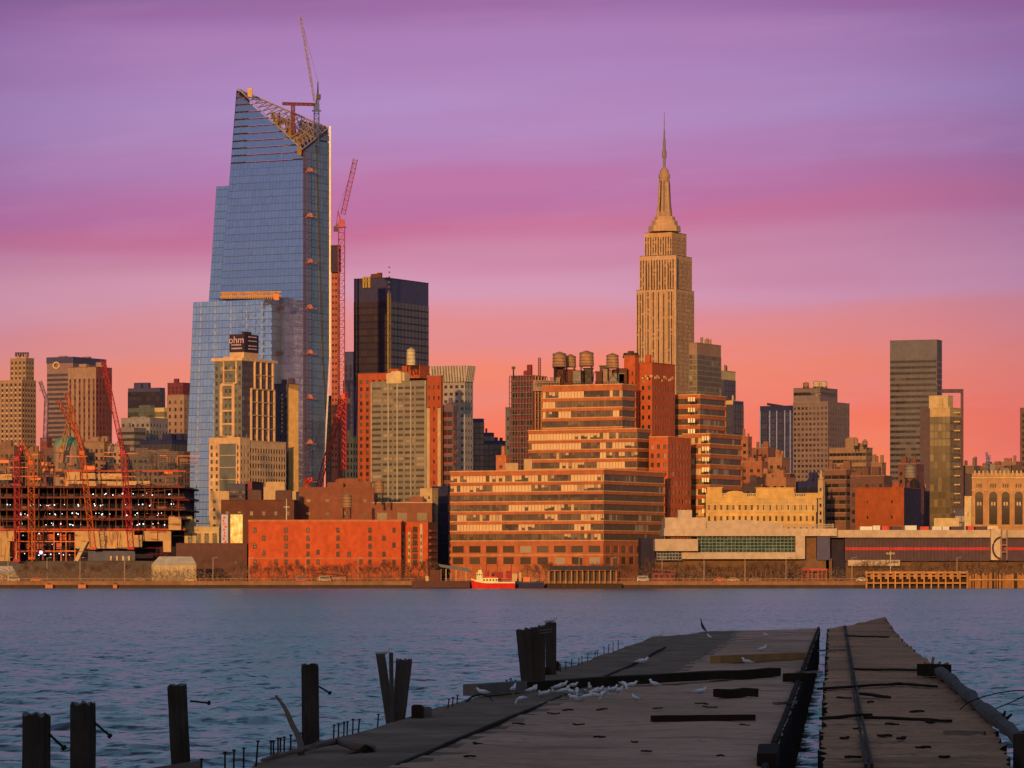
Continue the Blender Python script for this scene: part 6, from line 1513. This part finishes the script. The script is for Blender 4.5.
# grey log on the right edge
m_log = wallm('split grey log', (.09, .065, .055), 1, .75, 3, 0, False)
t = thing('driftwood_log', 'thick grey weathered log lying along the outer edge of the pier', 'log', (16.2, 143, ZD)); mb = MB()
a, c = Vector((16.1, 144, ZD+.2)), Vector((11.35, 85, ZD+.2)); n_ = 26
mb.ring([a.lerp(c, k/n_)+Vector((random.uniform(-.02,.02), 0, random.uniform(-.02,.02))) for k in range(n_+1)], [.20+random.uniform(-.06, .05) for k in range(n_+1)], 11, 0, True, 1, .14); mb.build('trunk', m_log, t)
for k in range(2):
    p = a.lerp(c, random.uniform(.1, .95)); mb = MB(); mb.ring([p, p+Vector((random.uniform(.1,.3), 0, random.uniform(.2,.35)))], [.06, .03], 5); mb.build('branch_stub', m_pd, t)
p = Vector((PX(1022, 84), 84, 0)); mb = MB(); mb.ring([p+Vector((0,0,-1)), p+Vector((0,0,ZD+.4))], [.22, .2], 9, 0, True, 1, .06)
t = thing('piling', 'black post cut off by the right picture edge at the end of the log', 'piling', tuple(p)); mb.build('post', m_pw, t)
t = thing('wire_loop', 'thin loops of rusty wire sticking out beyond the grey log', 'wire', (12.5, 100, ZD)); mb = MB()
mb.ring([Vector((12.6+.9*math.sin(k*.5), 100, ZD+.35+.5*math.sin(k*.35))) for k in range(10)], [.015]*10, 4); mb.build('wire', m_pd, t)
t = thing('debris_heap', 'small heap of yellowish broken boards on the outer deck corner', 'debris', (16.5, 148, ZD)); mb = MB()
for k in range(9):
    q = Vector((PX(932+random.uniform(-3, 8), DK(674)), DK(674)+random.uniform(-1, 1), ZD+.05+k*.03)); mb.ring([q, q+Vector((random.uniform(-.5,.5), random.uniform(-.3,.3), random.uniform(0,.5)))], [.06, .05], 4)
mb.build('broken_boards', m_tan, t)

# pilings
def piling(label, px, pyb, pyt, wpx, d, lean=(0, 0), m_=None, rod=None, z0=-1.2, top=.07, seed=1, taper=.95, cat='piling'):
    random.seed(seed); k = d/F; r = wpx*k/2; a = Vector((PX(px, d), d, z0)); zt = P(0, pyt, d).z; c = Vector((PX(px+lean[0], d), d+lean[1], zt))
    t = thing('piling', label, cat, tuple(a), 'old pilings beside the pier'); mb = MB(); n_, hh = 22, 9; i0 = len(mb.v)
    prof = [1+(.05 if i % 2 else -.05)+random.uniform(-.06, .06) for i in range(n_)]
    for j in range(hh+1):
        f = j/hh; p = a.lerp(c, f)
        for q in range(n_):
            an = 2*math.pi*q/n_; rr_ = r*lerp(f, 1, taper)*prof[q]*(1+random.uniform(-.025, .025)); z = p.z+(random.uniform(-top, top*.4) if j == hh else 0)
            mb.v.append((p.x+math.cos(an)*rr_, p.y+math.sin(an)*rr_, z))
    for j in range(hh):
        for q in range(n_):
            A_ = i0+j*n_+q; B_ = i0+j*n_+(q+1) % n_; mb.f.append((A_, B_, B_+n_, A_+n_)); mb.m.append(0); mb.a.append(.3)
    ci = len(mb.v); mb.v.append((c.x, c.y, c.z-.04))
    for q in range(n_): mb.f.append((i0+hh*n_+q, i0+hh*n_+(q+1) % n_, ci)); mb.m.append(1); mb.a.append(.5)
    mb.build('post', [m_ or m_pw, m_pg], t)
    if rod:
        e0, e1 = P(rod[0], rod[1], d), P(rod[2], rod[3], d); mb = MB(); mb.bar(e0, e1, .022, 6); v = (e1-e0).normalized(); mb.ring([e1-v*.03, e1+v*.03], [.05, .05], 6); mb.build('bolt_rod', m_pd, t)
    return t
piling('leftmost stout piling with a bolt rod, cut by the bottom edge', 36, 790, 713, 28, 62, (0, 0), rod=(48, 733, 64, 748), seed=1)
piling('second piling from the left with a small bird perched on it', 82.5, 790, 702.5, 25.5, 68, (0, 0), rod=(94, 722, 110, 736), seed=2)
piling('slightly leaning piling whose bolt rod points level to the right', 189, 770, 684, 19.5, 80, (-12, 0), rod=(190, 701, 209, 703), seed=3)
piling('tall upright piling alone behind the curved driftwood', 312, 746, 664, 18, 87, (-2, 0), rod=(318, 686, 330, 693), seed=4)
piling('thick right leaning post of the splayed trio', 398, 724, 659, 12, 104, (6, 0), m_=wallm('brown grey post', (.075,.058,.048), .9, .4, 1.2), seed=5, taper=1.35, z0=ZD-.3)
piling('left leaning post of the splayed trio with a gull on top', 391, 724, 654, 8, 103.5, (-10.5, 0), m_=bpy.data.materials['brown grey post'], seed=6, taper=1.1, z0=ZD-.3)
piling('thin middle slat of the splayed trio', 392.5, 724, 652.5, 4.5, 103, (-1.5, 0), m_=bpy.data.materials['brown grey post'], seed=7, z0=ZD-.3)
mbr = wallm('dark brown planked post', (.050, .036, .030), .9, .4, 1.2)
for i, (px, w_, yt, ln, lab) in enumerate(((527, 9, 629.5, -6, 'leftmost leaning post of the planked cluster on the pier edge'), (531.5, 9, 627.5, -2.5, 'second post of the planked cluster on the pier edge'), (536.5, 8, 627, 0, 'third post of the planked cluster under a strap'), (541.5, 7, 625, 0, 'fourth post of the planked cluster beside the narrow slit'), (551, 10, 622.5, 0, 'separate tall post at the right of the planked cluster'))):
    piling(lab, px, 682, yt, w_, 138+(8 if i == 4 else 0), (ln, 0), m_=mbr, seed=10+i, z0=ZD-.4, taper=1.05)
t = thing('strap', 'pale straps tied around the top of the planked post cluster', 'strap', tuple(P(542, 634, 137.4)))
for y in (630.5, 633.5):
    mb = MB(); mb.bar(P(539, y, 137.5), P(552, y-1.5, 137.5), .02); mb.build('strap_band', m_pg, t)
for i, (px, py, w_, h_) in enumerate(((417.5, 718, 12, 12), (427.5, 717, 9, 9), (546, 675, 7, 7), (555, 671, 9, 9))):
    d_ = DK(py); t = thing('cut_stump', ('black square stump right of the splayed trio', 'grey stump beside the black square one', 'small black stump at the foot of the planked cluster', 'dark stump right of the planked cluster')[i], 'stump', (PX(px, d_), d_, ZD))
    k = d_/F; mb = MB(); mb.box(PX(px, d_)-w_*k/2, PX(px, d_)+w_*k/2, d_-.2, d_+.3, ZD-.6, ZD+h_*k); mb.box(PX(px, d_)-w_*k/2.6, PX(px, d_)+w_*k/3, d_-.14, d_+.22, ZD+h_*k, ZD+h_*k+.03); mb.build('stump_block', m_pg if i == 1 else m_pd, t)
t = thing('low_timber', 'low slanting grey timber at the foot of the leaning piling', 'timber', tuple(P(180, 766, 76)))
mb = MB(); mb.hexa([P(146,775,75), P(203,772,75), P(203,772,76.5), P(146,775,76.5), P(150,768,75), P(202,760,75), P(202,760,76.5), P(150,768,76.5)]); mb.build('timber', m_pg, t)
# rusty drift bolts along the edge
def bolt(px, pyb, pyt, lean, lab):
    d_ = DK(pyb); a = Vector((PX(px, d_), d_, ZD-.35)); c = Vector((PX(px+lean, d_), d_, P(0, pyt, d_).z)); t = thing('drift_bolt', lab, 'bolt', tuple(a), 'rusty bolts along the left pier edge')
    mb = MB(); mb.ring([a, c], [.022, .020], 6); v = (c-a).normalized(); mb.ring([c, c+v*.03], [.042, .042], 6); mb.build('shank', m_pd, t)
for px, yb, yt, ln in ((201.5, 775, 760, 0), (225, 770, 753, 0), (233.5, 768, 751, .5), (243.5, 764, 749, .3), (255, 762, 742, 3), (271, 759, 742, 0), (273.5, 758, 742, 0), (278, 757, 739, 0), (280, 756, 739, .5), (284, 755, 738, .3), (290.5, 753, 736, .3), (300, 749, 734, .6), (302, 749, 734, .6)):
    bolt(px, yb, yt, ln, 'rusty bolt sticking up from the pier edge left of the tall upright piling')
for px, yb, yt, ln in ((333, 737, 726, 1), (338, 736, 724.5, .6), (343.5, 735, 723, .6), (346.5, 734, 722.5, 1), (352.5, 733, 720, .5), (357, 732, 720, 2.5), (376.5, 727, 715, 2)):
    bolt(px, yb, yt, ln, 'rusty bolt on the pier edge between the tall piling and the splayed trio')
for px, yb, yt, ln in ((446, 710, 700, 3), (452, 708, 698, 1), (456, 706, 696, 1.5), (487, 694, 686.5, .6), (493, 693, 685.5, 0), (494.5, 692, 685, .4), (506, 690, 681, .5), (510, 689, 679, 1), (515, 688, 680.5, .6)):
    bolt(px, yb, yt, ln, 'rusty bolt on the pier edge between the splayed trio and the planked cluster')
for px, yb, yt, ln in [(562+i*5.2+random.uniform(-1.5, 1.5), 672-i*2.15, 664.5-i*2.1+random.uniform(-1, 1), random.uniform(-.5, .8)) for i in range(12)]:
    bolt(px, yb, yt, ln, 'rusty bolt in the ragged row beyond the planked cluster')
# driftwood
def drift(label, pts, r0, m_, d=None, twigs=0):
    ps = [Vector((PX(px, dd), dd, ZD+h_)) for px, dd, h_ in pts]; t = thing('driftwood_branch', label, 'driftwood', tuple(ps[0])); mb = MB()
    fine = []
    for a, c in zip(ps, ps[1:]): fine += [a.lerp(c, k/4) for k in range(4)]
    fine.append(ps[-1]); n_ = len(fine); sm = [fine[0]]+[(fine[i-1]+fine[i]*2+fine[i+1])/4 for i in range(1, n_-1)]+[fine[-1]]
    mb.ring(sm, [r0*lerp(i/(n_-1), 1, .35)*random.uniform(.9, 1.1) for i in range(n_)], 7); mb.build('branch', m_, t)
    for k in range(twigs):
        p = sm[random.randrange(n_//3, n_-1)]; mb = MB(); mb.ring([p, p+Vector((random.uniform(-.5,.5), random.uniform(-.4,.4), random.uniform(.0,.35)))], [r0*.3, r0*.1], 5); mb.build('twig', m_, t)
m_dw = wallm('bleached driftwood', (.17, .11, .08), .9, .3, 1)
drift('long pale curved branch lying at the foot of the tall upright piling', [(372, 84.5, .05), (355, 83.5, .12), (338, 85.5, .18), (318, 84, .16), (298, 81.5, .14), (275, 80.5, .08), (262, 79.5, .04)], .10, m_dw, twigs=3)
drift('pale bent branch rising like a horn left of the tall upright piling', [(301, 82, .05), (300, 82.5, .35), (292, 83, .65), (285, 83.2, 1.0), (276, 83.4, 1.25)], .085, m_dw)
drift('small brown arched branch on the deck below the white birds', [(466, 115, .02), (472, 116, .16), (482, 117, .20), (490, 116, .14), (493, 115, .02)], .045, m_pw)
drift('dark curled root at the right tip of the pale branch', [(372, 84, .05), (365, 83.5, .16), (358, 83, .04), (345, 82, .02)], .05, m_pd)
for i in range(16):
    px, py = random.uniform(430, 780), random.uniform(705, 762)
    if px < 395+(768-py)*2.2: continue
    board('wood_chip', 'small dark wood chip scattered on the worn left deck', 'wood chip', px, py, px+random.uniform(4, 15), py+random.uniform(-1, 1), .09, .035, m_pd, 3, grp='wood chips on the left deck', rag=.06)
for i in range(12):
    py = random.uniform(690, 762); px = random.uniform(830, 900+(py-690)*1.2)
    board('wood_chip', 'small dark wood chip scattered on the rusty outer deck', 'wood chip', px, py, px+random.uniform(3, 12), py+random.uniform(-1.5, 1.5), .12, .05, m_pd, 3, grp='wood chips on the outer deck', rag=.06)

# ================================================================== BIRDS
m_wh = plain('white plumage', (.66, .65, .66), .8, 0, .05); m_gr = plain('grey plumage', (.34, .36, .42), .8, 0, .08); m_bk = plain('black plumage', (.02, .02, .022), .6, 0, .05); m_yb = plain('yellow bill', (.5, .32, .05), .5)
def bird_mesh(kind):
    mb = MB()
    if kind == 'stand': path = [(-.26,.0,.17,.012), (-.20,0,.185,.030), (-.08,0,.20,.070), (.04,0,.215,.080), (.12,0,.245,.062), (.155,0,.29,.040), (.175,0,.33,.044), (.205,0,.345,.038), (.232,0,.342,.014)]; leg = .14
    elif kind == 'sit': path = [(-.26,0,.06,.012), (-.20,0,.075,.030), (-.08,0,.085,.075), (.04,0,.09,.085), (.11,0,.12,.06), (.14,0,.155,.042), (.16,0,.185,.044), (.19,0,.195,.036), (.215,0,.19,.014)]; leg = 0
    elif kind == 'peck': path = [(-.28,0,.25,.012), (-.20,0,.24,.032), (-.08,0,.225,.072), (.04,0,.20,.08), (.12,0,.16,.055), (.165,0,.115,.036), (.19,0,.075,.042), (.20,0,.045,.034), (.205,0,.022,.012)]; leg = .15
    else: path = [(-.30,0,.10,.02), (-.22,0,.16,.045), (-.10,0,.30,.095), (0,0,.46,.10), (.06,0,.60,.07), (.08,0,.72,.042), (.09,0,.84,.034), (.12,0,.90,.046), (.16,0,.91,.036), (.19,0,.905,.014)]; leg = .08
    n = 10; i0 = len(mb.v); k = len(path)
    for j, (x, y, z, r) in enumerate(path):
        p0 = Vector(path[max(0, j-1)][:3]); p1 = Vector(path[min(k-1, j+1)][:3]); t = (p1-p0).normalized(); e2 = Vector((0,1,0)); e1 = e2.cross(t)
        for q in range(n):
            an = 2*math.pi*q/n; mb.v.append(tuple(Vector((x,y,z))+e1*math.cos(an)*r*-1+e2*math.sin(an)*r*.85))
    for j in range(k-1):
        for q in range(n):
            A_ = i0+j*n+q; B_ = i0+j*n+(q+1) % n; mb.f.append((A_, B_, B_+n, A_+n)); back = math.cos(2*math.pi*(q+.5)/n) < .25
            mb.m.append((1 if (back and j < 4) else 0)); mb.a.append(.2)
    mb.f.append(tuple(i0+q for q in range(n))); mb.f.append(tuple(i0+(k-1)*n+q for q in range(n))); mb.m += [2, 0]; mb.a += [.2, .2]
    # folded wings
    for s in (-1, 1):
        a = Vector(path[3][:3])+Vector((0, s*path[3][3]*.84, .01)); c = Vector(path[0][:3])+Vector((-.05, s*.02, .01)); m_ = a.lerp(c, .5)+Vector((0, s*.012, -.035)); u = a.lerp(c, .5)+Vector((0, s*-.01, .035))
        mb.poly([a, m_, c, u], 1); mb.poly([a+Vector((0,s*.008,0)), m_+Vector((0,s*.008,0)), c, u+Vector((0,s*.008,0))], 1)
    tip = Vector(path[-1][:3]); d_ = (tip-Vector(path[-3][:3])).normalized(); mb.ring([tip, tip+d_*.05+Vector((0,0,-.008))], [.011, .003], 5, 3)
    if leg:
        for s in (-1, 1):
            mb.ring([(0, s*.03, leg), (.01, s*.03, .0)], [.008, .007], 5, 3); mb.poly([(-.01, s*.03, .004), (.05, s*.03-.025, .004), (.055, s*.03, .006), (.05, s*.03+.025, .004)], 3)
    me_o = mb.build('gull' if kind != 'corm' else 'cormorant', [m_wh, m_gr, m_bk, m_yb] if kind != 'corm' else [m_bk, m_bk, m_bk, m_yb], smooth=True)
    return me_o
bp_ = {k: bird_mesh(k) for k in ('stand', 'sit', 'peck')}; ub = {k: False for k in bp_}
def gull(px, py, kind, rz, label, grp=None, z=None, d=None, s=1.0, cat='gull'):
    d_ = d or DK(py); o = bp_[kind] if not ub[kind] else bp_[kind].copy()
    if ub[kind]: col.objects.link(o)
    ub[kind] = True; o.location = (PX(px, d_), d_, ZD+.09 if z is None else z); o.rotation_euler.z = rz; o.scale = (s*.82, s*.82, s*.82); tag(o, label, cat, grp)
    return o
random.seed(64)
flock = [(530.5,699), (535,697.5), (541,700), (545,698.5), (553,696.5), (557,695), (562,693), (566,697), (571,700), (574,703), (577,699), (581,704), (568,694.5), (585,700), (590,697), (594,700), (598,695.5), (573,690), (521,708), (606,699), (610,695), (613,698), (618,696), (624,693), (586,706), (563,700), (603,703), (596,704)]
for px, py in flock:
    gull(px, py, random.choice(('stand', 'sit', 'peck', 'stand')), random.uniform(0, 6.28), 'grey and white gull in the crowded flock before the dark slot beam', 'gulls in the flock on the deck', s=random.uniform(.95, 1.25))
for px, py, kd, rz, lab, s_ in ((631.5, 690, 'sit', .3, 'gull resting at the right end of the flock', 1.2), (655, 693, 'stand', 2.5, 'gull standing between flock and resting gull', 1.2), (636, 707, 'stand', 2.2, 'dark backed gull alone before the flock', 1.0), (700, 697, 'sit', .2, 'grey gull sitting alone left of the forked timber', 1.25),
        (747.5, 669, 'stand', 3.0, 'gull standing before the tan timber', 1.25), (762, 656.5, 'stand', .6, 'bright gull standing on the tan timber', 1.5), (709.5, 642.5, 'stand', 2, 'gull near the cormorant at the far deck end', 1.3), (642, 666, 'sit', .1, 'white gull sitting left of centre on the far deck', 1.6), (658, 643, 'stand', .4, 'large pale gull stretching near the far left corner', 1.7), (766, 638, 'sit', 2.4, 'tiny gull near the far end of the left deck', 1.2), (513, 698, 'stand', 1.2, 'white gull standing upright left of the flock', 1.2), (482.5, 697.5, 'sit', 2.8, 'gull sitting on the grey timber end by the water', 1.2)):
    gull(px, py, kd, rz, lab, s=s_)
gull(383, 654, 'sit', .2, 'gull perched on the left post of the splayed trio', z=P(0, 654.5, 103.5).z-.02, d=103.5, s=1.05)
gull(551, 622, 'sit', 0, 'brown gull spread flat on the separate tall post', z=P(0, 622.8, 146).z-.02, d=146, s=1.3)
gull(73, 702, 'stand', 2.8, 'small dark bird perched on the second piling', z=P(0, 703.3, 68).z-.02, d=68, s=.30, cat='bird')
cm = bird_mesh('corm'); cm.location = (PX(702.5, 240), 240, ZD+.05); cm.rotation_euler.z = 2.6; cm.scale = (.95,)*3; tag(cm, 'black cormorant standing upright at the far end of the deck', 'cormorant')

# tidy
for o in list(col.objects):
    if '_w' in o: del o['_w']
